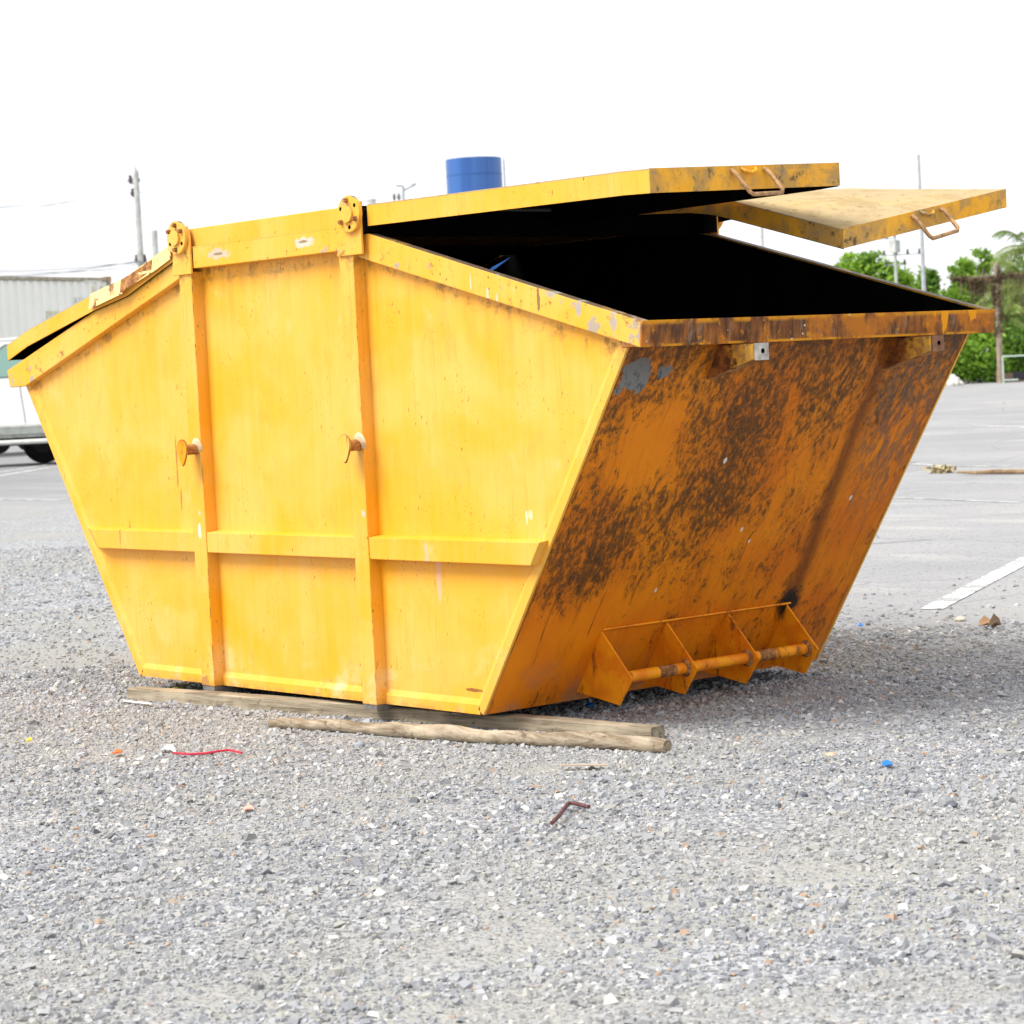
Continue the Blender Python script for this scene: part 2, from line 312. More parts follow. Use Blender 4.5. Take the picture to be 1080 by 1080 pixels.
# ------------------------------------------------------------------ ground: one sheet to the horizon, asphalt lot running into crushed stone
def mat_ground():
    N = NT('lot_surface'); N.co = N.n('ShaderNodeNewGeometry').outputs['Position']; X, Y, Z = N.xyz()
    sd_ = N.add(N.add(Y, N.mul(X, .30)), -3.75)
    wob = N.mul(N.add(N.noise(scale=.45, detail=5, rough=.6), -.5), 3.2)
    g = N.ss(N.add(sd_, wob), 1.3, -1.3)                                    # 1 = gravel
    big = N.noise(scale=.35, detail=5, rough=.6); med = N.noise(scale=2.5, detail=6, rough=.65)
    fine = N.noise(scale=70, detail=4, rough=.7)
    c1 = N.vor(scale=62, out='Color'); c2 = N.vor(scale=120, out='Color'); q = N.n('ShaderNodeSeparateColor'); N.t.links.new(c1, q.inputs[0])
    q2 = N.n('ShaderNodeSeparateColor'); N.t.links.new(c2, q2.inputs[0])
    st = N.mix(N.ss(q.outputs[0], 0, 1), (.16, .168, .19), (.44, .445, .45)); st = N.mix(N.ss(q.outputs[1], .82, .95), st, (.50, .49, .46))
    fin = N.mix(q2.outputs[0], (.24, .24, .235), (.39, .385, .36))
    gr = N.mix(N.ss(N.add(med, N.mul(N.add(big, -.5), .8)), .42, .60), st, fin)
    gr = N.mix(N.mul(N.ss(big, .50, .66), .4), gr, (.38, .37, .33))
    asp = N.mix(N.ss(big, .3, .7), (.235, .236, .244), (.315, .313, .31)); asp = N.mix(N.mul(N.ss(fine, .3, .75), .55), asp, (.44, .435, .43))
    asp = N.mix(N.mul(N.ss(N.noise(k=(.25, 1.2, 1), scale=1.2, detail=6, rough=.65), .52, .68), .55), asp, (.44, .43, .40))
    asp = N.mix(N.mul(N.ss(q.outputs[2], .90, .96), .6), asp, (.12, .12, .125))
    left = N.mul(N.ss(N.add(Y, N.mul(X, .5)), 6, -2), N.ss(X, -14, -26)); asp = N.mix(N.mul(left, .5), asp, (.15, .15, .155))
    crk = N.ss(N.vor(N.scale(N.co, (.5, .5, .5)), scale=1, feat='DISTANCE_TO_EDGE'), .008, .0); asp = N.mix(N.mul(crk, .5), asp, (.10, .10, .10))
    c = N.mix(g, asp, gr)
    h = N.mix(g, N.mul(fine, .3), N.add(N.mul(N.ss(N.vor(scale=62), 0, .6), -1), N.mul(fine, .4)))
    N.bump(h, .008, .7); return N.done(c, .9, spec=.15)
def sheet():
    bm = bmesh.new(); R = 1400; c = Vector((0, 10, GZ))
    xs = [-R, -200, -40, -12, -6, -3, 0, 3, 6, 12, 40, 200, R]
    vs_ = [[bm.verts.new((x, y, GZ)) for x in xs] for y in xs]
    for i in range(len(xs)-1):
        for j in range(len(xs)-1): bm.faces.new((vs_[i][j], vs_[i][j+1], vs_[i+1][j+1], vs_[i+1][j]))
    return from_bm('ground', bm, mat_ground())
tag(sheet(), kind='structure')

# ------------------------------------------------------------------ gravel: real crushed stones lying on the sheet (stuff)
def gravel_weight(x, y):
    s = y + .30*x - 3.75
    return s
def make_gravel():
    rot = []; N1, N2 = 165000, 45000
    D = np.concatenate([np.sqrt(rng.uniform(4.6**2, 11.5**2, N1)), np.sqrt(rng.uniform(11.0**2, 21**2, N2))])
    L = rng.uniform(-1, 1, N1+N2)*(.235*D + .55)
    x = CAM.x + HOR.x*D + RGT.x*L; y = CAM.y + HOR.y*D + RGT.y*L
    sN = np.array([mnoise.noise(Vector((a*.9, b*.9, 0))) for a, b in zip(x, y)])
    s = gravel_weight(x, y) + sN*1.2
    dens = np.clip((0.7 - s)/2.6, 0, 1)
    pn = np.array([mnoise.noise(Vector((a*2.3+9, b*2.3, 3))) + .5*mnoise.noise(Vector((a*6, b*6, 7))) for a, b in zip(x, y)])
    keep = (rng.random(len(x)) < dens*np.clip(1.0 + 1.3*(pn + .25), .28, 1)) | ((s < 1.6) & (rng.random(len(x)) < .02))
    x, y, D, pn = x[keep], y[keep], D[keep], pn[keep]; n = len(x)
    r = np.exp(rng.normal(math.log(.0050), .45, n)) * np.where(D > 11, 1.35, 1.0); r = np.clip(r, .0024, .018)
    r = np.where(pn < -.25, r*.75, r)
    base = np.array([(-1, -1, -1), (1, -1, -1), (1, 1, -1), (-1, 1, -1), (-1, -1, 1), (1, -1, 1), (1, 1, 1), (-1, 1, 1)], float)
    V = base[None]*rng.uniform(.55, 1.0, (n, 8, 3))
    V[:, 4:, :2] *= rng.uniform(.35, .9, (n, 1, 1)); V[:, :, 0] *= rng.uniform(.9, 1.5, (n, 1)); V[:, :, 2] *= rng.uniform(.45, .85, (n, 1))
    V *= r[:, None, None]
    th = rng.uniform(0, 2*math.pi, n); tx = rng.normal(0, .35, n); ty = rng.normal(0, .35, n)
    def rotm(V, a, i, j):
        c, s_ = np.cos(a)[:, None], np.sin(a)[:, None]; u, w = V[:, :, i].copy(), V[:, :, j].copy(); V[:, :, i] = c*u - s_*w; V[:, :, j] = s_*u + c*w
    rotm(V, tx, 1, 2); rotm(V, ty, 0, 2); rotm(V, th, 0, 1)
    V[:, :, 0] += x[:, None]; V[:, :, 1] += y[:, None]; V[:, :, 2] += (GZ + r*.22)[:, None]
    F = np.array([(0, 3, 2, 1), (4, 5, 6, 7), (0, 1, 5, 4), (1, 2, 6, 5), (2, 3, 7, 6), (3, 0, 4, 7)])
    me = bpy.data.meshes.new('gravel'); me.vertices.add(n*8); me.vertices.foreach_set('co', V.reshape(-1))
    idx = (F[None] + (np.arange(n)*8)[:, None, None]).reshape(-1)
    me.loops.add(len(idx)); me.loops.foreach_set('vertex_index', idx); me.polygons.add(n*6)
    me.polygons.foreach_set('loop_start', np.arange(n*6)*4); me.polygons.foreach_set('loop_total', np.full(n*6, 4)); me.update(); me.shade_flat()
    a = me.attributes.new('tone', 'FLOAT', 'POINT'); a.data.foreach_set('value', np.repeat(rng.random(n), 8).astype(np.float32))
    b = me.attributes.new('tint', 'FLOAT', 'POINT'); b.data.foreach_set('value', np.repeat(rng.random(n), 8).astype(np.float32))
    N = NT('crushed_stone'); t = N.attr('tone'); u = N.attr('tint')
    N.co = N.n('ShaderNodeNewGeometry').outputs['Position']
    c = N.mix(N.ma('POWER', t, 1.2), (.18, .19, .215), (.44, .45, .47)); c = N.mix(N.ss(u, .80, .84), c, (.38, .365, .325)); c = N.mix(N.ss(u, .94, .945), c, (.70, .69, .66))
    c = N.mix(N.ss(u, .06, .055), c, (.06, .065, .075)); c = N.mix(N.ss(u, .012, .01), c, (.42, .25, .13))
    c = N.mix(.30, c, N.mix(N.noise(scale=160, detail=3), (.16, .16, .165), (.55, .55, .54)))
    c = N.mix(N.mul(N.ss(N.noise(scale=.8, detail=3), .45, .62), 0.35), c, (.38, .37, .34))
    o = link('gravel', me, N.done(c, .85, spec=.2)); tag(o, 'loose grey crushed stone lying all round and in front of the skip', 'gravel', kind='stuff')
make_gravel()

# ------------------------------------------------------------------ the skip
A_, B_, H_, W_ = 2.0035, 1.1604, 1.284, 1.75
skip = empty('skip', (0, 0, 0), 'big yellow steel skip with sloping ends, rusty front and half open lids', 'skip')
def sideparts(sgn):                                  # sgn 0: near side (y = 0), 1: far side (mirrored at y = W_)
    f = (lambda y: y) if sgn == 0 else (lambda y: W_ - y)
    def pr(name, poly, a, b, mat, bev=0): return prism(name, poly, 'y', f(a), f(b), mat, skip, bev)
    # side panel, and a black inner sheet that carries the shade inside
    pan = [(-B_, 0), (B_, 0), (A_, H_), (2.0, 1.30), (.58, 1.725), (-.60, 1.72), (-2.0, 1.30), (-A_, H_)]
    pr('side_panel', pan, 0, .006, M['side'])
    ins = [(-B_+.01, .01), (B_-.01, .01), (A_-.012, H_), (2.09, 1.292), (2.097, 1.364), (.66, 1.757), (.49, 1.790), (-.49, 1.790), (-.69, 1.757), (-2.105, 1.343), (-2.09, 1.290), (-A_+.012, H_)]
    pr('inner_shade_sheet', ins, .0085, .014, M['dark'])
    # folded edge along the sloping ends and the floor: chamfered strip
    for (p, q) in (((B_, 0), (A_, H_)), ((-B_, 0), (B_, 0)), ((-A_, H_), (-B_, 0))):
        P, Q = Vector((p[0], 0, p[1])), Vector((q[0], 0, q[1])); d = (Q-P).normalized(); n = Vector((-d.z, 0, d.x))
        if n.z < 0 and abs(d.x) > .9: n = -n
        if n.x*(P.x+Q.x) > 0 and abs(d.x) < .9: n = -n
        bm = bmesh.new(); w1, w2, th = .034, .058, .011; e = .0 if abs(d.x) < .9 else -.02
        s = -1 if sgn == 0 else 1; y0 = f(0) - s*-.001*0
        def v(pt, w, y): return bm.verts.new(pt + n*w + Vector((0, y, 0)))
        Pa, Qa = P - d*e, Q + d*e
        r = [[v(k, 0, f(.004)), v(k, 0, f(-th)), v(k, w1, f(-th)), v(k, w2, f(.001))] for k in (Pa, Qa)]
        for i in range(4): bm.faces.new((r[0][i], r[0][(i+1) % 4], r[1][(i+1) % 4], r[1][i]))
        bm.faces.new(r[0]); bm.faces.new(r[1][::-1]); from_bm('folded_edge', bm, M['side'], skip)
    # rim bands following the top edge
    pr('rim_band', [(2.091, 1.284), (2.1015, 1.370), (.66, 1.765), (.56, 1.765), (.56, 1.690)][::-1], -.036, .007, M['rim'], .003)
    pr('rim_band', [(-2.100, 1.272), (-1.96, 1.276), (-.60, 1.690), (-.60, 1.765), (-.69, 1.765), (-2.119, 1.350)], -.036, .007, M['rim'], .003)
    pr('rim_band', [(-.4985, 1.712), (.5015, 1.712), (.5015, 1.795), (-.4985, 1.795)], -.054, .007, M['rim'], .003)
    # posts: front face, with feet in bare steel
    for x0, x1, zf in ((-.6085, -.5155, -.044), (.4955, .584, -.0195)):
        pr('side_post', [(x0, .0), (x1, .0), (x1, 1.700), (x0, 1.700)], -.055, .004, M['side'], .004)
        bm = bmesh.new(); add_prism(bm, [(x0+.003, zf), (x1-.003, zf), (x1-.003, .0), (x0+.003, .0)], 'y', f(-.052), f(.05))
        from_bm('post_foot', bm, simple('bare_steel_foot', (.16, .15, .14), .7, .3, 30), skip)
    # rail: three pieces, ends cut along the slope
    zl, zh = .552, .640
    def rail(pl, ins_=(0, 0)):
        bm = bmesh.new()
        y0, y1, zt = f(.003), f(-.052), .006
        lo = [bm.verts.new((x, y0, z)) for x, z in pl]
        hi = [bm.verts.new((x + (ins_[0] if (i == 0 and ins_[0]) else ins_[1] if i == 3 else 0), y1, z - (zt if z > .6 else 0))) for i, (x, z) in enumerate(pl)]
        bm.faces.new(lo); bm.faces.new(hi[::-1])
        for i in range(4): bm.faces.new((lo[i], hi[i], hi[(i+1) % 4], lo[(i+1) % 4]))
        from_bm('side_rail', bm, M['side'], skip, .003)
    rail([(-1.485, zl), (-.610, zl), (-.610, zh), (-1.560, zh)], (.115, .125)); rail([(-.514, zl), (.494, zl), (.494, zh), (-.514, zh)])
    e_ = .0 if sgn == 0 else -.12
    rail([(.586, zl), (1.505+e_, zl), (1.560+e_, zh), (.586, zh)])
    # hinge bracket, flange disc with bolts
    for cx, x0, x1, dz in ((-.573, -.640, -.500, 0), (.605, .500, .655, 0)):
        zb = 1.690
        pl = [(x0, zb), (x1, zb), (x1, 1.835), (cx+.055, 1.885), (cx-.045, 1.885), (x0+.02, 1.83)]
        pr('hinge_bracket', pl, -.066, -.0555, M['rim'], .003)
        pr('hinge_bracket', [(cx-.03, 1.77), (cx+.05, 1.77), (cx+.05, 1.84), (cx-.03, 1.84)], -.055, .02, M['dark'])
        bm = bmesh.new(); ys = (f(-.067), f(-.083)); cz = 1.842
        add_tube(bm, [(cx, ys[0], cz), (cx, ys[1], cz)], .068, 28)
        disc = from_bm('hinge_flange', bm, M['rim'], skip, .002)
        cp = tube('bearing_cap', [(cx, f(-.084), cz), (cx, f(-.094), cz)], .032, M['rim'], disc, 20, False); cp.matrix_parent_inverse = Matrix()
        for k in range(6):
            a = math.radians(60*k + (28 if cx < 0 else 95)); bx, bz = cx + .050*math.cos(a), cz + .050*math.sin(a)
            if k % 2 == 0 or (cx < 0 and k == 1): tube('bolt', [(bx, f(-.083), bz), (bx, f(-.098), bz)], [.0105, .0085], M['rusty'], disc, 6, False)
            else: tube('bolt_hole', [(bx, f(-.0832), bz), (bx, f(-.0838), bz)], .008, M['dark'], disc, 10, False)
    # lashing pegs: stub pipe with a drop-shaped end plate
    for px_, pz, pm in ((-.548, .976, M['rusty']), (.562, .982, M['rusty'])):
        pg = tube('lashing_peg', [(px_, f(-.054), pz), (px_, f(-.125), pz)], .0215, M['rusty'], skip, 18)
        tube('weld_bead', [(px_+.005, f(-.0545), pz+.012), (px_+.005, f(-.064), pz+.010)], [.036, .024], simple('pale_weld', (.66, .52, .32), .7, .2, 60), pg, 14)
        pts = [];
        for k in range(20):
            a = math.radians(-90 + 360*k/20); rr = .036
            x_, z_ = rr*math.cos(a), rr*math.sin(a)*1.02 + .008
            if z_ < 0: x_ *= max(.30, 1 + z_/.034*.45); z_ = z_*2.0
            pts.append((px_ + x_, pz - .004 + z_))
        prism('peg_rim', [(px_ + (a_-px_)*1.16, pz + (b_-pz)*1.08) for a_, b_ in pts], 'y', f(-.1225), f(-.1252), M['rusty'], pg)
        pr_ = prism('peg_plate', pts, 'y', f(-.1255), f(-.129), M['side'] if px_ > 0 else M['gus'], pg)
for s_ in (0, 1): sideparts(s_)

def slab(name, pts, nrm, th, mat):                   # thin plate from 4 points, thickened along nrm
    bm = bmesh.new(); n = Vector(nrm).normalized()*th
    add_hexa(bm, [Vector(p) for p in pts], [Vector(p)+n for p in pts]); return from_bm(name, bm, mat, skip)
for sg in (1, -1):
    nrm = Vector((H_, 0, -(A_-B_))).normalized()
    if sg < 0: nrm = Vector((-nrm.x, 0, nrm.z))
    zt = 1.30; xt = B_ + (A_-B_)*zt/H_
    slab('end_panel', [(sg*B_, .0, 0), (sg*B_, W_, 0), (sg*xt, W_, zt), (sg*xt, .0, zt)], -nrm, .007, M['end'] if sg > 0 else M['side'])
    o_ = nrm*-.0095
    slab('inner_shade_sheet', [Vector(p)+o_ for p in [(sg*B_, .016, .02), (sg*B_, W_-.016, .02), (sg*xt, W_-.016, zt), (sg*xt, .016, zt)]], -nrm, .004, M['dark'])
    x0, x1 = (2.0, 2.107) if sg > 0 else (-2.107, -2.0)
    if sg > 0:
        pl = [(2.0045, 1.286), (2.090, 1.286), (2.1005, 1.3705), (2.07, 1.3705), (2.0045, 1.355)]
        prism('rim_face', [(2.0912, 1.2838), (2.0985, 1.2838), (2.109, 1.3712), (2.1017, 1.3712)], 'y', -.0368, W_+.0368, M['rust'], skip, .002)
    else: pl = [(-2.0045, 1.280), (-2.099, 1.275), (-2.117, 1.352), (-2.07, 1.362), (-2.004, 1.350)]
    prism('inner_shade_sheet', [(sg*1.988, 1.304), (sg*2.0035, 1.304), (sg*2.0035, 1.352), (sg*1.988, 1.347)], 'y', .016, W_-.016, M['dark'], skip)
    prism('end_rim', pl, 'y', -.0355, W_+.0355, M['rust'] if sg > 0 else M['rim'], skip, .003)
slab('floor_panel', [(-B_, .008, .001), (B_, .008, .001), (B_, W_-.008, .001), (-B_, W_-.008, .001)], (0, 0, 1), .007, M['dark'])
for y_ in (.35, .875, 1.40): box('floor_beam', -.95, 1.0, y_-.04, y_+.04, -.03, -.0005, M['dark'], skip)
# crown: fixed roof between the hinges, skirts a little inset
box('roof_shade_sheet', -.565, .598, -.02, W_+.02, 1.8565, 1.8635, M['dark'], skip)  # black sheet added below the roof, shade put into its colour
box('roof_panel', -.56, .575, -.036, W_+.036, 1.864, 1.872, M['top'], skip)
for (a, b) in ((-.040, -.030), (W_+.030, W_+.040)): box('roof_skirt', -.540, .560, a, b, 1.7955, 1.8745, M['side'], skip, .002)
box('roof_ledge', -.50, .50, -.053, W_+.053, 1.7952, 1.800, M['rim'], skip)
for x_ in (-.56, .575): box('crown_beam', x_-.012, x_+.012, -.02, W_+.02, 1.76, 1.862, M['dark'], skip)
box('gap_blocker_strip', .5765, .584, -.015, W_+.015, 1.846, 1.8745, M['dark'], skip); box('gap_blocker_cover', .585, .71, -.015, W_+.015, 1.842, 1.846, M['dark'], skip)  # added black strips hiding the bright edge and sky at the hinge gap
for x_ in (-.573, .605): tube('hinge_tube', [(x_, -.05, 1.842), (x_, W_+.05, 1.842)], .021, M['dark'], skip, 12)

# rim brackets below the rusty end rim
for y0, chip in ((.425, True), (1.345, False)):
    br = prism('rim_bracket', [(1.925, 1.168), (2.165, 1.228), (2.165, 1.279), (1.995, 1.279)], 'y', y0, y0+.008, mat_bracket(), skip, .001)
    prism('bracket_web', [(1.927, 1.166), (2.165, 1.226), (2.165, 1.231), (1.930, 1.171)], 'y', y0+.008, y0+.054, M['rusty'], br)
    prism('bracket_web', [(1.925, 1.168), (2.165, 1.228), (2.165, 1.279), (1.995, 1.279)], 'y', y0+.054, y0+.062, M['gus'], br)
    prism('bracket_lip', [(2.13, 1.2195), (2.165, 1.2275), (2.165, 1.2790), (2.13, 1.2790)], 'y', y0-.010, y0-.0005, M['grime'], br, .001)
    ep = box('end_plate', 2.165, 2.171, y0-.002, y0+.064, 1.223, 1.281, simple('scraped_plate' if chip else 'rusty_plate', (.45, .42, .37) if chip else (.22, .10, .05), .6, .35, 30), br, .001)
    tube('plate_hole', [(2.1712, y0+.034, 1.254), (2.1722, y0+.034, 1.254)], .0085, M['dark'], ep, 12, False)
# lifting bar with four gussets low on the front end
GP = [(1.333, .264), (1.487, .098), (1.412, -.002), (1.183, .033)]
for y_ in (.425, .755, 1.083, 1.410): prism('bar_gusset', GP, 'y', y_-.004, y_+.004, M['gus'], skip, .0012)
slab('gusset_strip', [(1.328, .421, .262), (1.328, 1.414, .262), (1.350, 1.414, .270), (1.350, .421, .270)], (0, 0, 1), .006, M['gus'])
for (a, b) in ((.429, .751), (.759, 1.079), (1.087, 1.406)):
    ld = tube('lifting_bar', [(1.425, a, .098), (1.425, b, .098)], .0215, M['gus'], skip, 20)
    s0 = {.429: .55, .759: .97, 1.087: .15}[a]; yy = a + (b-a)*s0; 
    if s0 < .9: tube('worn_band', [(1.425, yy, .098), (1.425, yy+.085, .098)], .0219, M['rusty'], ld, 20)
    tube('bar_collar', [(1.425, b-.012, .098), (1.425, b-.0002, .098)], [.024, .034], M['rusty'], ld, 20)
tube('bar_end', [(1.425, .4208, .098), (1.425, .4180, .098)], .021, M['gus'], skip, 20)

# lids --------------------------------------------------------------
def lid(name, label, xs, ya, yb, za, zb, hgt, sm_near, sm_front, sm_far, handle=None, x_in=None):
    """xs: stations from hinge to front; za/zb: top height at those stations along the edge ya / yb"""
    root = bpy.data.objects.new(name, None); COL.objects.link(root); root.parent = skip
    if label: root['label'] = label
    n = len(xs)
    def plate(nm, off, th, ins, mat):
        bm = bmesh.new(); top = []; bot = []
        for i, x in enumerate(xs):
            xx = x - ins*(1 if i == n-1 else 0)*(1 if xs[-1] > xs[0] else -1)
            top.append([bm.verts.new((xx, ya+ins, za[i]-off)), bm.verts.new((xx, yb-ins, zb[i]-off))])
            bot.append([bm.verts.new((xx, ya+ins, za[i]-off-th)), bm.verts.new((xx, yb-ins, zb[i]-off-th))])
        for i in range(n-1):
            bm.faces.new((top[i][0], top[i+1][0], top[i+1][1], top[i][1])); bm.faces.new((bot[i][0], bot[i][1], bot[i+1][1], bot[i+1][0]))
            bm.faces.new((top[i][0], bot[i][0], bot[i+1][0], top[i+1][0])); bm.faces.new((top[i][1], top[i+1][1], bot[i+1][1], bot[i][1]))
        bm.faces.new((top[0][0], top[0][1], bot[0][1], bot[0][0])); bm.faces.new((top[-1][0], bot[-1][0], bot[-1][1], top[-1][1]))
        return from_bm(nm, bm, mat, root)
    plate('lid_top', 0, .004, 0.001, M['top']); plate('lid_shade_sheet', .0062, .003, .009, M['dark'])  # black underside sheet carries the shade below the lid
    def skirt(y, z, mat, d):
        bm = bmesh.new(); rows = []
        for i, x in enumerate(xs): rows.append([bm.verts.new(p) for p in ((x, y, z[i]-.0045), (x, y+d, z[i]-.0045), (x, y+d, z[i]-hgt), (x, y, z[i]-hgt))])
        for i in range(n-1):
            for k in range(4): bm.faces.new((rows[i][k], rows[i][(k+1) % 4], rows[i+1][(k+1) % 4], rows[i+1][k]))
        bm.faces.new(rows[0]); bm.faces.new(rows[-1][::-1]); return from_bm('lid_skirt', bm, mat, root)
    skirt(ya, za, sm_near, .004); skirt(yb, zb, sm_far, -.004)
    # inside faces of the skirts, black to carry the shade there
    skirt(ya+.0045, [z-.003 for z in za], M['dark'], .0015); skirt(yb-.0045, [z-.003 for z in zb], M['dark'], -.0015)
    X = xs[-1]; d = .004 if X > xs[0] else -.004
    bm = bmesh.new(); add_hexa(bm, [(X, ya, za[-1]-hgt), (X+d, ya, za[-1]-hgt), (X+d, yb, zb[-1]-hgt), (X, yb, zb[-1]-hgt)], [(X, ya, za[-1]+.001), (X+d, ya, za[-1]+.001), (X+d, yb, zb[-1]+.001), (X, yb, zb[-1]+.001)])
    from_bm('lid_skirt', bm, sm_front, root)
    bm = bmesh.new(); add_hexa(bm, [(X-d*.4, ya+.006, za[-1]-hgt+.001), (X-d*.1, ya+.006, za[-1]-hgt+.001), (X-d*.1, yb-.006, zb[-1]-hgt+.001), (X-d*.4, yb-.006, zb[-1]-hgt+.001)], [(X-d*.4, ya+.006, za[-1]-.008), (X-d*.1, ya+.006, za[-1]-.008), (X-d*.1, yb-.006, zb[-1]-.008), (X-d*.4, yb-.006, zb[-1]-.008)])
    from_bm('lid_shade_sheet', bm, M['dark'], root)
    if handle:
        (h0, h1) = handle; t0 = (h0-ya)/(yb-ya); t1 = (h1-ya)/(yb-ya); z0 = za[-1]+(zb[-1]-za[-1])*t0-.012; z1 = za[-1]+(zb[-1]-za[-1])*t1-.012
        e = X+.005; k = .010; pts = [(e-.002, h0, z0), (e+.012, h0+.008, z0-.012), (e+.05, h0+.035, z0-.078), (e+.055, h0+.045, z0-.086), (e+.055, h1+.015, z1-.086), (e+.052, h1+.022, z1-.076), (e+.014, h1-.005, z1-.010), (e-.002, h1-.012, z1)]
        tube('lid_handle', pts, .0075, simple('rusty_handle', (.42, .24, .11), .7, .4, 40), root, 10)
        hm = (h0+h1)/2; zm = (z0+z1)/2
        tube('handle_eye', [(e-.002, hm-.035, zm+.002), (e+.010, hm-.028, zm-.006), (e+.013, hm, zm-.012), (e+.010, hm+.026, zm-.004), (e-.002, hm+.034, zm+.004)], .006, M['grime'], root, 8)
    return root
lid('skip_lid', 'near right lid, standing level and wide open', [.672, 1.4, 2.06, 2.181], -.045, .868, [1.871, 1.866, 1.862, 1.858], [1.873, 1.882, 1.889, 1.893], .079, M['side'], M['grime'], M['grime'], (.33, .50))
lid('skip_lid', 'far right lid, bent and sagging towards its corner', [.672, 1.05, 1.42, 1.54, 1.66, 2.168], .887, 1.800, [1.884, 1.872, 1.851, 1.834, 1.804, 1.665], [1.880, 1.905, 1.885, 1.872, 1.86, 1.814], .068, M['grime'], M['grime'], M['grime'], (1.255, 1.425))
lid('skip_lid', 'near left lid, almost shut on the sloping rim', [-.650, -1.03, -1.31, -1.90, -2.079], -.050, .868, [1.822, 1.700, 1.652, 1.522, 1.466], [1.83, 1.72, 1.66, 1.52, 1.47], .070, M['side'], M['grime'], M['dark'])
lid('skip_lid', 'far left lid, shut', [-.650, -2.079], .887, 1.800, [1.822, 1.440], [1.822, 1.440], .070, M['dark'], M['grime'], M['rim'])
# torn, rusty strip bent over the left lid's edge
def strip(nm, st, mat):
    bm = bmesh.new(); rows = [[bm.verts.new((x, y, z)) for y, z in ((yo, zt), (yo-.004, zt), (yo-.004-k, zb), (yo-k, zb))] for x, zt, zb, yo, k in st]
    for i in range(len(rows)-1):
        for k in range(4): bm.faces.new((rows[i][k], rows[i][(k+1) % 4], rows[i+1][(k+1) % 4], rows[i+1][k]))
    bm.faces.new(rows[0]); bm.faces.new(rows[-1][::-1]); from_bm(nm, bm, mat, skip)
strip('torn_strip', [(-1.315, 1.654, 1.588, -.052, .012), (-1.18, 1.679, 1.612, -.052, .016), (-1.02, 1.706, 1.640, -.053, .020)], M['patch'])
strip('torn_strip', [(-1.03, 1.704, 1.655, -.053, .006), (-.90, 1.745, 1.685, -.054, .012), (-.77, 1.785, 1.722, -.053, .008), (-.655, 1.822, 1.762, -.053, .004)], M['patch'])
strip('torn_strip', [(-1.045, 1.70, 1.632, -.060, .012), (-.985, 1.715, 1.662, -.058, .014), (-.80, 1.768, 1.722, -.056, .004)], M['rusty'])

# rubbish inside: the blue plastic blade sticking above the rim
bp = gnd(500, 290)  # unused anchor keeps the helper warm
def onY(px, py, Y):
    d = fw + rt*((px-PCX)/FPX) - up*((py-PCY)/FPX); return CAM + d*((Y-CAM.y)/d.y)
bm = bmesh.new(); P = [onY(508, 292, .12), onY(519, 281.8, .12), onY(538, 271.5, .12), onY(523, 283.0, .12)]
vsb = [bm.verts.new(p) for p in P]; vsc = [bm.verts.new(p+Vector((0, .003, 0))) for p in P]; bm.faces.new(vsb); bm.faces.new(vsc[::-1])
for i in range(4): bm.faces.new((vsb[i], vsc[i], vsc[(i+1) % 4], vsb[(i+1) % 4]))
tag(from_bm('plastic_strip', bm, simple('blue_plastic', (.06, .20, .62), .35)), 'blue plastic strip poking up inside the open skip', 'plastic strip')

# ------------------------------------------------------------------ timber under the skip
def mat_wood(name, a, b, k):
    N = NT(name); g = N.noise(k=k, scale=1, detail=6, rough=.7, dist=.5); f = N.noise(scale=30, detail=5, rough=.7)
    c = N.mix(N.ss(g, .35, .65), a, b); c = N.mix(N.mul(N.ss(f, .58, .70), .7), c, tuple(x*.35 for x in a)); c = N.mix(N.mul(N.ss(N.noise(scale=5, detail=3), .5, .65), .4), c, tuple(min(1, x*1.5) for x in b))
    N.bump(N.add(g, N.mul(f, .5)), .005, .7); return N.done(c, .85, spec=.15)
def beam(name, p, q, w, h, mat, label, cat, seg=24):
    p, q = Vector(p), Vector(q); d = (q-p); L = d.length; ang = math.atan2(d.y, d.x)
    root_bm = bmesh.new(); rings = []
    for i in range(seg+1):
        x = L*i/seg; wv = .006*mnoise.noise(Vector((x*1.5, 3, 0))); ring = []
        for (yy, zz) in ((-.5, 0), (-.5, .92), (-.40, 1), (.40, 1), (.5, .92), (.5, 0)):
            j = .0025*mnoise.noise(Vector((x*9, yy*7, zz*5)))
            ring.append(root_bm.verts.new((x, yy*w+wv+j, zz*h+j+.004*math.sin(x*1.3))))
        rings.append(ring)
    for i in range(seg):
        for k in range(6): root_bm.faces.new((rings[i][k], rings[i][(k+1) % 6], rings[i+1][(k+1) % 6], rings[i+1][k]))
    root_bm.faces.new(rings[0]); root_bm.faces.new(rings[-1][::-1])
    o = from_bm(name, root_bm, mat); o.location = (p.x, p.y, p.z); o.rotation_euler = (0, 0, ang); return tag(o, label, cat)
wA = mat_wood('weathered_plank_wood', (.16, .13, .09), (.40, .34, .245), (3, 60, 60)); wB = mat_wood('bleached_pole_wood', (.20, .15, .095), (.43, .36, .265), (4, 50, 50))
p0, p1 = Vector((-.969, -.195, 0)), Vector((1.815, .192, 0)); nn = Vector((-(p1-p0).y, (p1-p0).x, 0)).normalized()*.038
mid = Vector((.394, -.084, 0))
beam('timber_plank', (p0.x+nn.x, p0.y+nn.y, GZ-.004), (p1.x+nn.x, p1.y+nn.y, GZ-.004), .076, .054, wA, 'long grey squared plank wedged along the foot of the skip', 'plank')
bm = bmesh.new(); pts = []; rad = []
q0, q1 = Vector((.30, -.345, 0)), Vector((2.055, .033, 0))
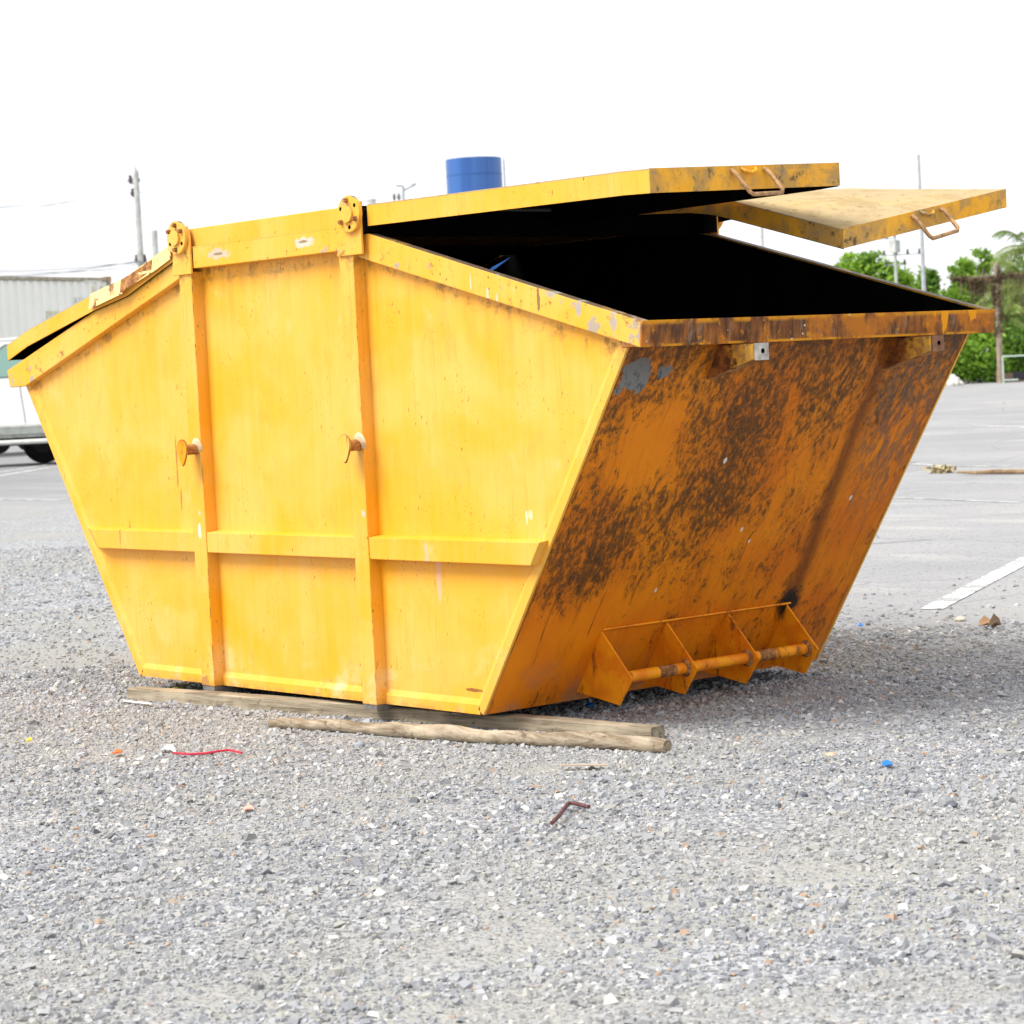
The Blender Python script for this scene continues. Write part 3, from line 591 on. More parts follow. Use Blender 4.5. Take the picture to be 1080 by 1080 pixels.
for i in range(30):
    t = i/29; p = q0.lerp(q1, t); w = math.sin(t*math.pi); n2 = Vector((.22, -.97, 0))
    p = p - n2*(.018*math.sin(t*9)) + n2*(.03*(w*.3)); r_ = .017 + .010*min(1, t*3) + .0025*math.sin(t*17) + .002*math.sin(t*41)
    pts.append((p.x, p.y, GZ + r_*.95)); rad.append(r_)
add_tube(bm, pts, rad, 12); tag(from_bm('wooden_pole', bm, wB, None, 0, True), 'pale crooked round wooden pole on the gravel in front of the grey plank', 'wooden pole')

# ------------------------------------------------------------------ painted parking lines
N_ = NT('worn_white_line'); f_ = N_.noise(scale=60, detail=5, rough=.7)
WL = N_.done(N_.mix(N_.ss(N_.add(f_, N_.mul(N_.noise(scale=6, detail=4), .6)), .84, .74), (.28, .28, .27), (.74, .74, .72)), .8)
def line(a, b, w, k=0):
    a, b = Vector((a[0], a[1], 0)), Vector((b[0], b[1], 0)); n = Vector((-(b-a).y, (b-a).x, 0)).normalized()*w/2
    bm = bmesh.new(); z = GZ + .004 + .004*k; f = [bm.verts.new((p.x, p.y, z)) for p in (a-n, b-n, b+n, a+n)]; bm.faces.new(f); o = from_bm('parking_line', bm, WL); tag(o, kind='structure')
line((-.10, 3.98), (-2.6, 8.65), .125); line((-21.6, 9.95), (-17.2, 9.93), .07); line((-29.0, 14.2), (-34.6, 19.55), .12)
line((-31.0, 15.3), (-36.5, 20.8), .10); line((-9.9, 16.22), (-7.9, 16.1), .09); line((-7.2, 11.55), (-5.0, 10.98), .05)
line((-19.6, 28.5), (-14.5, 25.3), .13); line((-11.5, 16.95), (-10.1, 16.3), .09); line((-24, 12.6), (-21, 12.5), .06)

# ------------------------------------------------------------------ litter on the gravel
def scrap(name, pts, mat, label, cat, th=.003, z=.012):
    bm = bmesh.new(); V0 = [bm.verts.new((x, y, GZ+z+dz)) for x, y, dz in pts]; V1 = [bm.verts.new((x, y, GZ+z+dz+th)) for x, y, dz in pts]
    bm.faces.new(V0[::-1]); bm.faces.new(V1); n = len(pts)
    for i in range(n): bm.faces.new((V0[i], V0[(i+1) % n], V1[(i+1) % n], V1[i]))
    return tag(from_bm(name, bm, mat), label, cat)
def blob(px, py, w, d, lift=.006):
    c = gnd(px, py); return [(c.x + RGT.x*a*w + HOR.x*b*d, c.y + RGT.y*a*w + HOR.y*b*d, lift*e) for a, b, e in ((-.5, -.3, 0), (-.1, -.5, .6), (.5, -.2, .2), (.45, .3, 1), (0, .5, 1.8), (-.45, .35, .6))]
RED, BLU, ORG, WHT, YLW, TAN = (simple(n, c, .5) for n, c in (('red_plastic', (.62, .03, .06)), ('bright_blue_plastic', (.02, .22, .75)), ('orange_plastic', (.80, .14, .03)), ('white_plastic', (.75, .75, .74)), ('yellow_plastic', (.72, .55, .03)), ('dry_leaf', (.36, .2, .09))))
tag(tube('plastic_string', [tuple(gnd(x, y, GZ+.018)) for x, y in ((183, 794), (200, 795.5), (217, 794.5), (232, 792), (242, 791), (255, 794))], .0042, RED, None, 8), 'thin red plastic string lying on the gravel left of the pole', 'string')
scrap('paper_scrap', [(p.x, p.y, z) for p, z in ((gnd(169, 796), 0), (gnd(176, 791.5), .006), (gnd(183, 792), .008), (gnd(187, 799), .0), (gnd(180, 795.5), .004), (gnd(174, 794.5), .002))], WHT, 'white plastic scrap at the left end of the red string', 'plastic scrap')
scrap('plastic_scrap', blob(124, 798, .032, .04), ORG, 'small orange plastic scrap left of the white scrap and red string', 'plastic scrap')
scrap('plastic_scrap', blob(936, 838-27, .030, .05), BLU, 'small blue plastic scrap on gravel at the right', 'plastic scrap')
scrap('plastic_scrap', blob(908, 663, .022, .05), BLU, 'tiny blue scrap right of the skip near the asphalt edge', 'plastic scrap')
scrap('plastic_scrap', blob(622, 748, .034, .05), BLU, 'dark blue scrap in the shade under the nearest gusset', 'plastic scrap')
scrap('plastic_scrap', blob(31, 785, .022, .03), YLW, 'yellow plastic scrap on gravel at the far left', 'plastic scrap')
scrap('paper_scrap', blob(262, 858, .030, .04), simple('pink_paper', (.72, .36, .28), .8), 'pinkish paper scrap on gravel below the red string', 'paper scrap')
scrap('paper_scrap', blob(222, 752, .02, .03), WHT, 'white paper scrap just in front of the grey plank', 'paper scrap')
scrap('paper_scrap', [(p.x, p.y, 0) for p in (gnd(130, 741.5), gnd(160, 745), gnd(160, 746.2), gnd(130, 743))], WHT, 'thin white strip by the left end of the plank', 'paper scrap')
scrap('wood_splinter', [(p.x, p.y, .004) for p in (gnd(591, 812), gnd(641, 811.5), gnd(641, 813), gnd(592, 813.3))], simple('pale_splinter', (.44, .36, .28), .8), 'pale thin wood splinter on gravel before the pole end', 'splinter')
tag(tube('packing_strap', [tuple(gnd(x, y, z)) for x, y, z in ((163, 731, GZ+.03), (182, 727, GZ+.03), (205, 720, GZ+.02))], .005, YLW, None, 8), 'yellow strap end behind the plank under the skip', 'strap')
tag(tube('bent_steel_rod', [tuple(gnd(x, y, GZ+.022)) for x, y in ((582, 868), (590, 860), (598, 849), (600, 847), (605, 847), (621, 851))], .0062, simple('purple_rust', (.12, .05, .05), .7, .4, 60), None, 10), 'short bent rusty steel rod lying on gravel in front', 'steel rod')
scrap('dry_leaf', blob(1040, 662, .06, .09, .02), TAN, 'curled brown dry leaf on gravel at the right', 'leaf'); scrap('dry_leaf', blob(1050, 663, .05, .06, .03), simple('dark_leaf', (.12, .08, .045), .8), 'darker curled leaf beside the brown one', 'leaf')
def rock(px, py, r, mat, label, sq=.6):
    c = gnd(px, py); bm = bmesh.new(); bmesh.ops.create_icosphere(bm, subdivisions=2, radius=r)
    for v in bm.verts: v.co *= 1 + .35*mnoise.noise(v.co*(1.6/r) + Vector((px, py, 0))); v.co.z *= sq
    o = from_bm('loose_stone', bm, mat); o.location = (c.x, c.y, GZ + r*sq*.5); return tag(o, label, 'stone')
PS = simple('pale_stone', (.55, .5, .42), .9, .2, 30, bump=.003); DS = simple('dark_stone', (.11, .12, .14), .9, .2, 30, bump=.003)
rock(1013, 655, .028, PS, 'pale beige stone at the end of the white parking line'); rock(877, 797, .02, simple('tan_stone', (.55, .42, .28), .9), 'tan flat stone on gravel before the front gussets', .35)
rock(1004, 851, .018, DS, 'dark grey stone near the bottom right'); rock(847, 840, .014, DS, 'dark stone left of the small blue scrap'); rock(55, 868, .016, PS, 'pale stone on the gravel at the bottom left')
rock(145, 807, .016, PS, 'round pale stone below the orange scrap'); rock(688, 770, .022, simple('blue_stone', (.3, .33, .37), .9), 'grey blue stone touching the front of the pole')
rock(260, 857, .014, PS, 'rounded beige stone beside the pink scrap'); rock(380, 787, .02, simple('blue_stone', (.3, .33, .37), .9), 'blue grey stone below the middle of the pole')
st_ = [gnd(x, y, GZ+.03) for x, y in ((1010, 498), (1030, 498.5), (1050, 497.5), (1090, 497.3), (1120, 497.5))]
tag(tube('fallen_branch', [tuple(p) for p in st_], [.012, .02, .026, .024, .02], simple('branch_bark', (.28, .19, .11), .9, .3), None, 8), 'long brown branch lying on the asphalt at the right', 'branch')
bm = bmesh.new(); cc = gnd(994, 499)
for i in range(60):
    v0 = Vector((cc.x + random.gauss(0, .06), cc.y + random.gauss(0, .06), GZ + random.uniform(.01, .07))); d1 = Vector((random.uniform(-1, 1), random.uniform(-1, 1), random.uniform(-.2, .6)))*.07; d2 = d1.orthogonal().normalized()*.02
    bm.faces.new([bm.verts.new(v0-d1), bm.verts.new(v0+d2), bm.verts.new(v0+d1), bm.verts.new(v0-d2)])
tag(from_bm('dry_weed', bm, simple('straw', (.42, .35, .2), .9)), 'tuft of dry straw at the left end of the fallen branch', 'weed')

# ------------------------------------------------------------------ shipping container on its trailer, far left
def frame(p, ang): return Matrix.Translation(p) @ Matrix.Rotation(ang, 4, 'Z')
c1 = at(117, 295, 60.0); c0 = at(0, 290, 56.5); dv = Vector((c0.x-c1.x, c0.y-c1.y, 0)).normalized(); ang = math.atan2(dv.y, dv.x)
CT = 4.12                                                # top of the container over the skip's floor level
# local axes: x from the right end leftwards, y towards... away from the camera
cont = empty('shipping_container', (c1.x, c1.y, CT-2.59), 'pale grey corrugated shipping container standing beyond the white van', 'container', rz=ang)
away = Vector((-dv.y, dv.x, 0)); ysg = 1 if away.dot(HOR) > 0 else -1
N_ = NT('container_paint'); r_ = N_.noise(k=(6, 6, .7), scale=1, detail=5, rough=.65); c_ = N_.mix(N_.ss(N_.noise(scale=1.5, detail=4), .3, .7), (.80, .81, .75), (.84, .84, .78))
c_ = N_.mix(N_.mul(N_.ss(r_, .64, .74), .4), c_, (.36, .28, .16)); CM = N_.done(c_, .6)
FR = simple('container_frame_paint', (.34, .31, .23), .6, .3, 6); LN = 6.06
bm = bmesh.new(); prof = []; x = .12; pit = .29
while x < LN-.15:
    prof += [(x, 0), (x+.09, 0), (x+.13, .05), (x+.25, .05)]; x += pit
prof.append((x, 0)); rows = [[bm.verts.new((a, ysg*(.03+b), z)) for a, b in prof] for z in (.12, 2.47)]
for i in range(len(prof)-1): bm.faces.new((rows[0][i], rows[0][i+1], rows[1][i+1], rows[1][i]))
from_bm('corrugated_wall', bm, CM, cont)
def cbox(n, x0, x1, y0, y1, z0, z1, m): return box(n, x0, x1, min(ysg*y0, ysg*y1), max(ysg*y0, ysg*y1), z0, z1, m, cont)
cbox('end_wall', .02, .05, .1, 2.4, .12, 2.47, CM); cbox('roof', 0.02, LN-.02, .05, 2.4, 2.53, 2.56, CM); cbox('rear_wall', .05, LN-.05, 2.36, 2.4, .12, 2.47, CM); cbox('end_wall', LN-.05, LN-.02, .1, 2.4, .12, 2.47, CM)
for xx in (0, LN-.14): cbox('corner_post', xx, xx+.14, 0, .12, .13, 2.46, FR)
cbox('top_rail', .14, LN-.14, .0, .07, 2.48, 2.56, FR); cbox('bottom_rail', .14, LN-.14, .0, .1, .0, .13, FR); cbox('floor', .1, LN-.1, .1, 2.36, .02, .1, FR)
for xx in (-.01, LN-.17):
    for yy in (-.005, 2.26): 
        for zz in (0, 2.465): cbox('corner_casting', xx, xx+.18, yy, yy+.16, zz, zz+.125, simple('rusty_casting', (.34, .22, .12), .8, .3))
def ctext(s, x, z, h, par, mat, ysign):
    cu = bpy.data.curves.new('lettering', 'FONT'); cu.body = s; cu.size = h; o = bpy.data.objects.new('tmp', cu); me = bpy.data.meshes.new_from_object(o)
    bpy.data.objects.remove(o); ob = link('lettering', me, mat, par); ob.location = (x, -.012*ysign, z); ob.rotation_euler = (math.radians(90), 0, math.radians(180)); return ob
ctext('KLU 1', 1.45, 1.90, .26, cont, simple('faded_lettering', (.42, .43, .42), .7), ysg)
OL = simple('yellow_outline', (.64, .62, .46), .7)
for (a, b, z0, z1) in ((2.00, 2.03, 1.10, 1.75), (2.42, 2.45, 1.10, 1.75)): cbox('marking_patch', a, b, -.006, .028, z0, z1, OL)
for (z0, z1) in ((1.10, 1.16), (1.69, 1.75)): cbox('marking_patch', 2.031, 2.419, -.006, .028, z0, z1, OL)
cbox('marking_patch', .62, .70, -.006, .028, 1.95, 2.35, OL); cbox('marking_patch', .34, .40, -.006, .028, 1.95, 2.35, OL)
trl = empty('container_trailer', (c1.x, c1.y, GZ), 'flat trailer carrying the grey shipping container behind the van', 'trailer', rz=ang)
def tb(n, x0, x1, y0, y1, z0, z1, m): return box(n, x0, x1, min(ysg*y0, ysg*y1), max(ysg*y0, ysg*y1), z0, z1, m, trl)
TB = CT-2.59-GZ; TD = simple('trailer_steel', (.12, .12, .13), .6); RB = simple('tyre_rubber', (.018, .018, .018), .85)
for yy in (.6, 1.7): tb('frame_rail', -.3, LN+.3, yy, yy+.12, TB-.32, TB-.003, TD)
for xx in (.1, 2, 4, LN-.2): tb('cross_member', xx, xx+.12, .05, 2.35, TB-.14, TB-.004, TD)
for xx in (LN-1.0,):
    for yy in (.5, 1.8): tb('landing_leg', xx, xx+.1, yy, yy+.1, 0, TB-.33, TD)
for xx in (.8, 2.1):
    for yy in (.15, 2.0): 
        bm = bmesh.new(); add_tube(bm, [(xx, ysg*yy, .5), (xx, ysg*(yy+.28), .5)], .5, 24); from_bm('trailer_wheel', bm, RB, trl, .02)
    tb('axle', xx-.05, xx+.05, .43, 2.0, .45, .55, TD); tb('suspension', xx-.12, xx+.12, .6, .72, .55, TB-.32, TD); tb('suspension', xx-.12, xx+.12, 1.7, 1.82, .55, TB-.32, TD)

# ------------------------------------------------------------------ white van behind the skip's left end
vo = gnd(42, 491); yaw_v = math.atan2(RGT.y, RGT.x)
van = empty('van', (vo.x, vo.y, GZ), 'white van with green tinted windows and side step behind the left end of the skip', 'van', rz=yaw_v)
VW = NT('white_car_paint'); VWm = VW.done((.84, .84, .82), .25, 0, .5); VG = NT('green_tinted_glass').done((.24, .42, .35), .08, 0, .8); VB = simple('black_trim', (.03, .03, .035), .5); VS = simple('grey_sill', (.34, .36, .33), .5); VC = simple('pale_step_metal', (.62, .62, .58), .35)
prof = [(-2.0, .62), (-2.05, .95), (-2.0, 1.30), (-1.80, 1.55), (-1.15, 2.28), (-.85, 2.46), (-.3, 2.49), (2.9, 2.47), (3.15, 2.3), (3.25, 1.5), (3.25, .62)]
def varch(cx, r=.46): return [(cx + r*math.cos(math.radians(a)), .62 + (r-.05)*math.sin(math.radians(a))) for a in range(0, 181, 20)]
pl = prof + varch(2.35) + varch(-1.05+1.0*1.0 + .62, .46) if False else prof + varch(1.05)
bm = bmesh.new(); add_prism(bm, pl, 'y', 0, 1.85); vb = from_bm('body', bm, VWm, van, 0.012)
def vbx(n, x0, x1, y0, y1, z0, z1, m, par=None, bev=0): return box(n, x0, x1, y0, y1, z0, z1, m, par or van, bev)
vbx('sill', -1.95, .58, .015, .10, .56, .618, VS); vbx('sill', -1.95, .58, -.012, .014, .62, .80, VS, bev=.006); vbx('sill_strip', -1.95, .58, -.02, -.0125, .765, .79, VC)
tube('side_step', [(-1.7, -.10, .475), (.55, -.10, .475)], .045, VC, van, 14)
for xx in (-1.4, -.5, .35): vbx('step_bracket', xx, xx+.05, -.1, .3, .50, .555, VB)
vbx('underbody', -1.8, 3.1, .2, 1.65, .40, .60, VB)
for xx, yy in ((-.22+.0, 1.57), (1.05, .02), (2.6, 1.57)):
    if xx == 1.05 or xx < 0:
        bm = bmesh.new(); add_tube(bm, [(xx, yy, .405), (xx, yy+.24, .405)], .405, 32); w = from_bm('wheel', bm, RB, van, .03); tube('rim', [(xx, yy-.004, .405), (xx, yy+.05, .405)], .20, VB, w, 20, False)
wp = [(-1.62, 1.742), (.62, 1.742), (.62, 2.335), (-.52, 2.335), (-.72, 2.19), (-1.45, 1.80)]
prism('window_seal', [(-1.72, 1.715), (.65, 1.715), (.65, 2.362), (-.54, 2.362), (-.80, 2.20), (-1.58, 1.775)], 'y', -.004, .02, simple('grey_window_frame', (.16, .18, .19), .4), van)
prism('window', wp, 'y', -.008, -.0045, VG, van)
prism('window', [(.72, 1.742), (2.6, 1.742), (2.6, 2.335), (.72, 2.335)], 'y', -.008, .02, VG, van)
tube('door_seam', [(-.285, -.001, 1.70), (-.29, -.001, 1.45), (-.25, -.001, 1.1), (-.225, -.001, .82)], .006, VB, van, 6)
vbx('roof_rail', -.8, 2.8, -.002, .04, 2.425, 2.44, VS)

# ------------------------------------------------------------------ blue water tower
tp = at(499.5, 175, 90); N_ = NT('blue_tank_steel'); 
c_ = N_.mix(N_.ss(N_.noise(k=(3, 3, .1), scale=1, detail=3), .4, .6), (.025, .10, .33), (.04, .135, .40)); TBm = N_.done(c_, .3, 0, .5)  # vertical tone stripes stand in for reflections on the shaft
twr = empty('water_tower', (tp.x, tp.y, GZ), 'blue steel water tower shaft rising behind the skip', 'water tower'); R_ = 1.03; hz = tp.z - GZ + .25
for i, (a, b) in enumerate(((0, 3.0), (3.02, 6.0), (6.02, hz-.62), (hz-.60, hz))): tube('shaft_ring', [(0, 0, a), (0, 0, b)], R_, TBm, twr, 48)
for z in (3.01, 6.01, hz-.61): tube('seam_band', [(0, 0, z-.015), (0, 0, z+.015)], R_+.006, simple('seam_blue', (.03, .1, .3), .5), twr, 48)
tube('base_flange', [(0, 0, 0), (0, 0, .08)], 1.3, TBm, twr, 32); l_ = RGT*1.12
tube('edge_halo_strip', [(l_.x, l_.y, .1), (l_.x, l_.y, hz)], .03, simple('pale_halo', (.6, .6, .6), .5), twr, 8)  # pale tube stands in for the white halo along the shaft's edge

# ------------------------------------------------------------------ poles and cables
CN = simple('concrete_pole', (.50, .51, .48), .9, .2, 2); IN = simple('insulator_brown', (.10, .07, .07), .4); ST = simple('galvanised_steel', (.42, .44, .45), .5); CB = simple('cable_grey', (.22, .23, .25), .6)
def pole(name, px, py, px2, py2, D, r0, r1, label, group=None):
    t = at(px, py, D); p = empty(name, (t.x, t.y, GZ), label, 'pole', group)
    lean = (at(px2, py2, D) - t); 
    tube('shaft', [(0, 0, -.1), (0, 0, t.z-GZ)], [r1, r0], CN if name != 'lamp_post' else ST, p, 12); return p, t
pA, tA = pole('utility_pole', 143, 180, 149, 283, 130, .15, .25, 'concrete utility pole with two small crossarms at the left above the container')
def arm(p, t, z, half, th=.06, both=True, ins=2, off=0, k_=1):
    a = RGT*(off-half); b = RGT*(off+half); tube('crossarm', [(a.x, a.y, z), (b.x, b.y, z)], th, ST, p, 6)
    for k in range(ins):
        q = a.lerp(b, .08 + .84*k/max(1, ins-1)); tube('insulator', [(q.x, q.y, z+.02), (q.x, q.y, z+.16*k_), (q.x, q.y, z+.30*k_), (q.x, q.y, z+.42*k_)], [.10*k_, .13*k_, .08*k_, .10*k_], IN, p, 8)
hA = tA.z - GZ
def zat(py, D, px=143): return at(px, py, D).z - GZ
arm(pA, tA, zat(193, 130), .22, ins=2, off=-.12); arm(pA, tA, zat(207, 130), .12, ins=1, off=-.12); arm(pA, tA, zat(277, 130), .25, ins=2)
tube('top_pin', [(0, 0, hA), (0, 0, hA+.2)], .05, ST, pA, 6)
pB, tB = pole('utility_pole', 162.5, 243, 164, 270, 150, .2, .26, 'short plain concrete pole just right of the tall utility pole')
pC, tC = pole('utility_pole', 391.5, 210, 392, 220, 150, .28, .3, 'stub of a concrete pole showing above the skip roof')
pD, tD = pole('utility_pole', 803, 240, 804, 262, 60, .045, .05, 'thin pale post seen through the gap below the far lid')
pE, tE = pole('lamp_post', 968.5, 163, 973, 285, 75, .045, .085, 'tall slender grey steel post rising behind the far lid')
# lamp and small rack above the roof
lp = at(425, 196, 130); L_ = empty('street_lamp', (lp.x, lp.y, GZ), 'slim street lamp arm with a cable rack above the skip roof', 'street lamp'); z = lp.z - GZ
tube('post', [(0, 0, 0), (0, 0, z)], .07, ST, L_, 8); a = RGT*.65; tube('lamp_arm', [(0, 0, z-.25), (a.x, a.y, z+.05)], .06, ST, L_, 6); e = RGT*.6
tube('lamp_head', [(e.x*.7, e.y*.7, z-.02), (a.x*1.05, a.y*1.05, z+.1)], .09, ST, L_, 8); a = RGT*-.36; tube('lamp_arm', [(0, 0, z), (a.x, a.y, z+.03)], .06, ST, L_, 6)
for k in (-.25, -.5): q = RGT*k; tube('insulator', [(q.x, q.y, z-.75), (q.x, q.y, z-.42)], .06, IN, L_, 6); 
q = RGT*-.5; tube('cable_rack', [(0, 0, z-.62), (q.x, q.y, z-.62)], .03, ST, L_, 6)
# transformer structure right
tp = at(943, 243, 110); F_ = empty('utility_pole', (tp.x, tp.y, GZ), 'concrete utility pole with crossarms and insulators behind the green trees', 'pole'); z = tp.z - GZ
tube('shaft', [(0, 0, 0), (0, 0, z)], [.11, .06], CN, F_, 10); box('transformer', -.17, .17, -.17, .17, z-1.0, z-.45, CN, F_)
arm(F_, tp, z-.35, .42, .025, ins=3, off=-.35, k_=.55); arm(F_, tp, z-1.1, .95, .025, ins=4, off=.3, k_=.55); arm(F_, tp, z-1.55, .5, .025, ins=2, k_=.55)
def wire(pts, sag, r, label, grp, n=14):
    P = []
    for k in range(len(pts)-1):
        a, b = pts[k], pts[k+1]
        for i in range(n + (k == len(pts)-2)):
            t = i/n; p = a.lerp(b, t); p.z -= sag[k]*4*t*(1-t); P.append(tuple(p))
    tag(tube('power_cable', P, r, CB, None, 5), label, 'cable', grp)
gA = 'cables strung from the tall utility pole'
D_ = 130
wire([at(-70, 219, D_), at(142, 187, D_), at(424, 203, D_)], [.55, .75], .014, 'topmost thin cable meeting the head of the tall utility pole', gA)
wire([at(-70, 224, D_), at(142, 189, D_), at(424, 206, D_)], [.65, .95], .014, 'second thin cable just under the topmost at the tall utility pole', gA)
wire([at(-70, 218, D_), at(142, 202, D_), at(420, 221, D_)], [.35, .35], .014, 'thin cable meeting the lower insulator of the tall utility pole', gA)
for i, (y0, y1, sg_) in enumerate(((279, 278, .05), (284, 276, .25), (287, 283, .12), (291, 275, .3), (294, 279, .2))):
    wire([at(-60, y0, D_), at(146, y1, D_), at(300, 292+i*3, D_)], [sg_, .2], .022 if i in (1, 3) else .014, 'one of the bundle of low cables just above the container', 'low cables above the container')

# ------------------------------------------------------------------ trees and shrubs beyond the lot, right
def leaf_mesh(cent, rads, n, size, seed, flat=.0, droop=0):
    g = np.random.default_rng(seed); k = len(cent); cent = np.array(cent, float); rads = np.array(rads, float)
    if rads.ndim == 1: rads = np.stack([rads]*3, 1)
    vol = rads.prod(1)**(2/3); idx = g.choice(k, n, p=vol/vol.sum()); d = g.normal(size=(n, 3)); d /= np.linalg.norm(d, axis=1)[:, None]
    rr = np.where(g.random(n) < .16, g.uniform(1.0, 1.45, n), g.uniform(.2, 1.08, n)**.5); p = cent[idx] + d*rads[idx]*rr[:, None]
    nx = g.normal(size=(n, 3)) + d*.8 + np.array([0, 0, .5]); nx /= np.linalg.norm(nx, axis=1)[:, None]
    t = np.cross(nx, g.normal(size=(n, 3))); t /= np.linalg.norm(t, axis=1)[:, None]; b = np.cross(nx, t)
    s = size*np.exp(g.normal(0, .3, n))[:, None]; V = np.stack([p - t*s, p + b*s*.42, p + t*s, p - b*s*.42], 1).reshape(-1, 3)
    me = bpy.data.meshes.new('crown'); me.vertices.add(n*4); me.vertices.foreach_set('co', V.reshape(-1)); me.loops.add(n*4); me.loops.foreach_set('vertex_index', np.arange(n*4))
    me.polygons.add(n); me.polygons.foreach_set('loop_start', np.arange(n)*4); me.polygons.foreach_set('loop_total', np.full(n, 4)); me.update()
    a = me.attributes.new('tone', 'FLOAT', 'POINT'); cl = g.random(k); tone = .55*cl[idx] + .45*g.random(n); a.data.foreach_set('value', np.repeat(tone, 4).astype(np.float32)); return me
def mat_leaf(name, lo, hi):
    N = NT(name); t = N.attr('tone'); c = N.mix(t, lo, hi); N.put(c, N.b.inputs['Base Color']); N.b.inputs['Roughness'].default_value = .55; N.b.inputs['Specular IOR Level'].default_value = .25
    tr = N.n('ShaderNodeBsdfTranslucent'); N.put(N.mix(.4, c, (.12, .22, .01)), tr.inputs[0]); ms = N.n('ShaderNodeMixShader'); ms.inputs[0].default_value = .35
    N.t.links.new(N.b.outputs[0], ms.inputs[1]); N.t.links.new(tr.outputs[0], ms.inputs[2]); N.t.links.new(ms.outputs[0], N.t.nodes['Material Output'].inputs[0]); return N.m
LF = mat_leaf('bright_leaf', (.06, .17, .012), (.36, .58, .06)); LF2 = mat_leaf('mid_leaf', (.06, .16, .02), (.28, .46, .07)); LF3 = mat_leaf('olive_frond', (.09, .15, .03), (.30, .38, .10)); LF4 = mat_leaf('dry_vine', (.10, .07, .04), (.28, .2, .12))
BK = simple('bark', (.16, .12, .085), .9, .3, 6)
def plant(name, px, D, blobs, n, size, mat, label, cat, group=None, trunk=True, seed=1):
    """blobs: (px, py, radius_px_x, radius_px_y) in photo pixels at depth D, each given real thickness"""
    base = at(px, 404, D); root = empty(name, (base.x, base.y, GZ), label, cat, group); m = D/FPX
    cs, rs = [], []
    for (bx, by, rx, ry) in blobs:
        c = at(bx, by, D) + HOR*random.uniform(-.6, .8); cs.append((c.x-base.x, c.y-base.y, c.z-GZ)); rs.append((rx*m, rx*m*.9, ry*m))
    o = link('crown', leaf_mesh(cs, rs, n, size, seed), mat, root)
    if trunk:
        bm = bmesh.new(); top = Vector(cs[0]); add_tube(bm, [(0, 0, -.1), (top.x*.3, top.y*.3, top.z*.45), tuple(top)], [.16, .12, .05], 8)
        for c in cs[1:6]:
            c = Vector(c); st = top*.45; add_tube(bm, [tuple(st), tuple(st.lerp(c, .5) + Vector((0, 0, .1))), tuple(c)], [.08, .05, .02], 6)
        from_bm('trunk', bm, BK, root, 0, True)
    return root
plant('tree', 915, 112, [(905, 285, 15, 13), (925, 288, 17, 14), (893, 276, 8, 6), (945, 300, 18, 15), (912, 275, 9, 6), (960, 318, 14, 16), (935, 320, 30, 30), (900, 310, 25, 30), (880, 330, 20, 30), (918, 269, 12, 3), (900, 270, 10, 3), (938, 280, 13, 4), (888, 280, 9, 3), (955, 295, 10, 5), (965, 305, 9, 6), (890, 290, 14, 8), (915, 282, 16, 8), (940, 292, 16, 8)], 7000, .12, LF, 'low spreading light green tree behind the far rim, left of the grey post', 'tree', seed=3)
plant('tree', 985, 108, [(976, 305, 9, 18), (984, 300, 8, 14), (972, 330, 14, 24), (990, 335, 12, 24), (980, 290, 5, 8)], 3200, .13, LF2, 'slim leafy green tree beside the foot of the grey post', 'tree', seed=4)
plant('tree', 1025, 105, [(1037, 273, 8, 10), (1022, 281, 10, 9), (1010, 290, 9, 7), (1012, 305, 12, 10), (1030, 290, 10, 9), (1018, 325, 18, 18), (1040, 300, 10, 10), (1035, 335, 22, 24), (1003, 325, 12, 16), (1015, 350, 20, 20), (1033, 266, 5, 5), (1040, 282, 6, 6), (1015, 277, 7, 4), (1004, 284, 5, 4), (1026, 296, 14, 6), (1008, 312, 16, 8)], 6000, .11, LF, 'green tree with knobbly vine covered crown behind the vine hung pole', 'tree', seed=5)
plant('shrub', 1020, 101, [(1000, 372, 22, 22), (1020, 378, 22, 20), (1038, 370, 22, 24), (1010, 392, 22, 12), (1035, 393, 20, 11), (985, 388, 20, 16), (1024, 355, 14, 14), (1044, 352, 14, 12), (1008, 350, 12, 12), (1050, 385, 14, 18)], 11000, .085, LF, 'bright green dense shrub growing at the lot edge left of the vine hung pole', 'shrub', 'shrubs along the far edge', False, 6)
plant('shrub', 1066, 102, [(1060, 372, 18, 22), (1078, 368, 18, 22), (1070, 390, 22, 13), (1095, 375, 20, 20), (1120, 380, 22, 20)], 8000, .085, LF2, 'dark to mid green shrub behind the pale metal frame at the right edge', 'shrub', 'shrubs along the far edge', False, 7)
plant('shrub', 950, 106, [(960, 385, 25, 18), (930, 388, 25, 15), (900, 388, 25, 14), (945, 365, 22, 20), (915, 362, 22, 22), (970, 360, 18, 22)], 5000, .11, LF2, 'green shrub mass hidden behind the sloping far edge of the skip', 'shrub', 'shrubs along the far edge', False, 8)
plant('tree', 1100, 112, [(1090, 310, 20, 25), (1105, 290, 18, 22), (1120, 320, 22, 30), (1085, 345, 18, 22), (1072, 335, 12, 18), (1110, 355, 25, 25), (1066, 300, 14, 14), (1060, 312, 16, 14), (1074, 285, 12, 12), (1058, 325, 14, 20), (1078, 315, 14, 20), (1052, 350, 16, 16), (1070, 352, 16, 16)], 7500, .12, LF2, 'dull green tree behind the palms at the right edge', 'tree', seed=9)
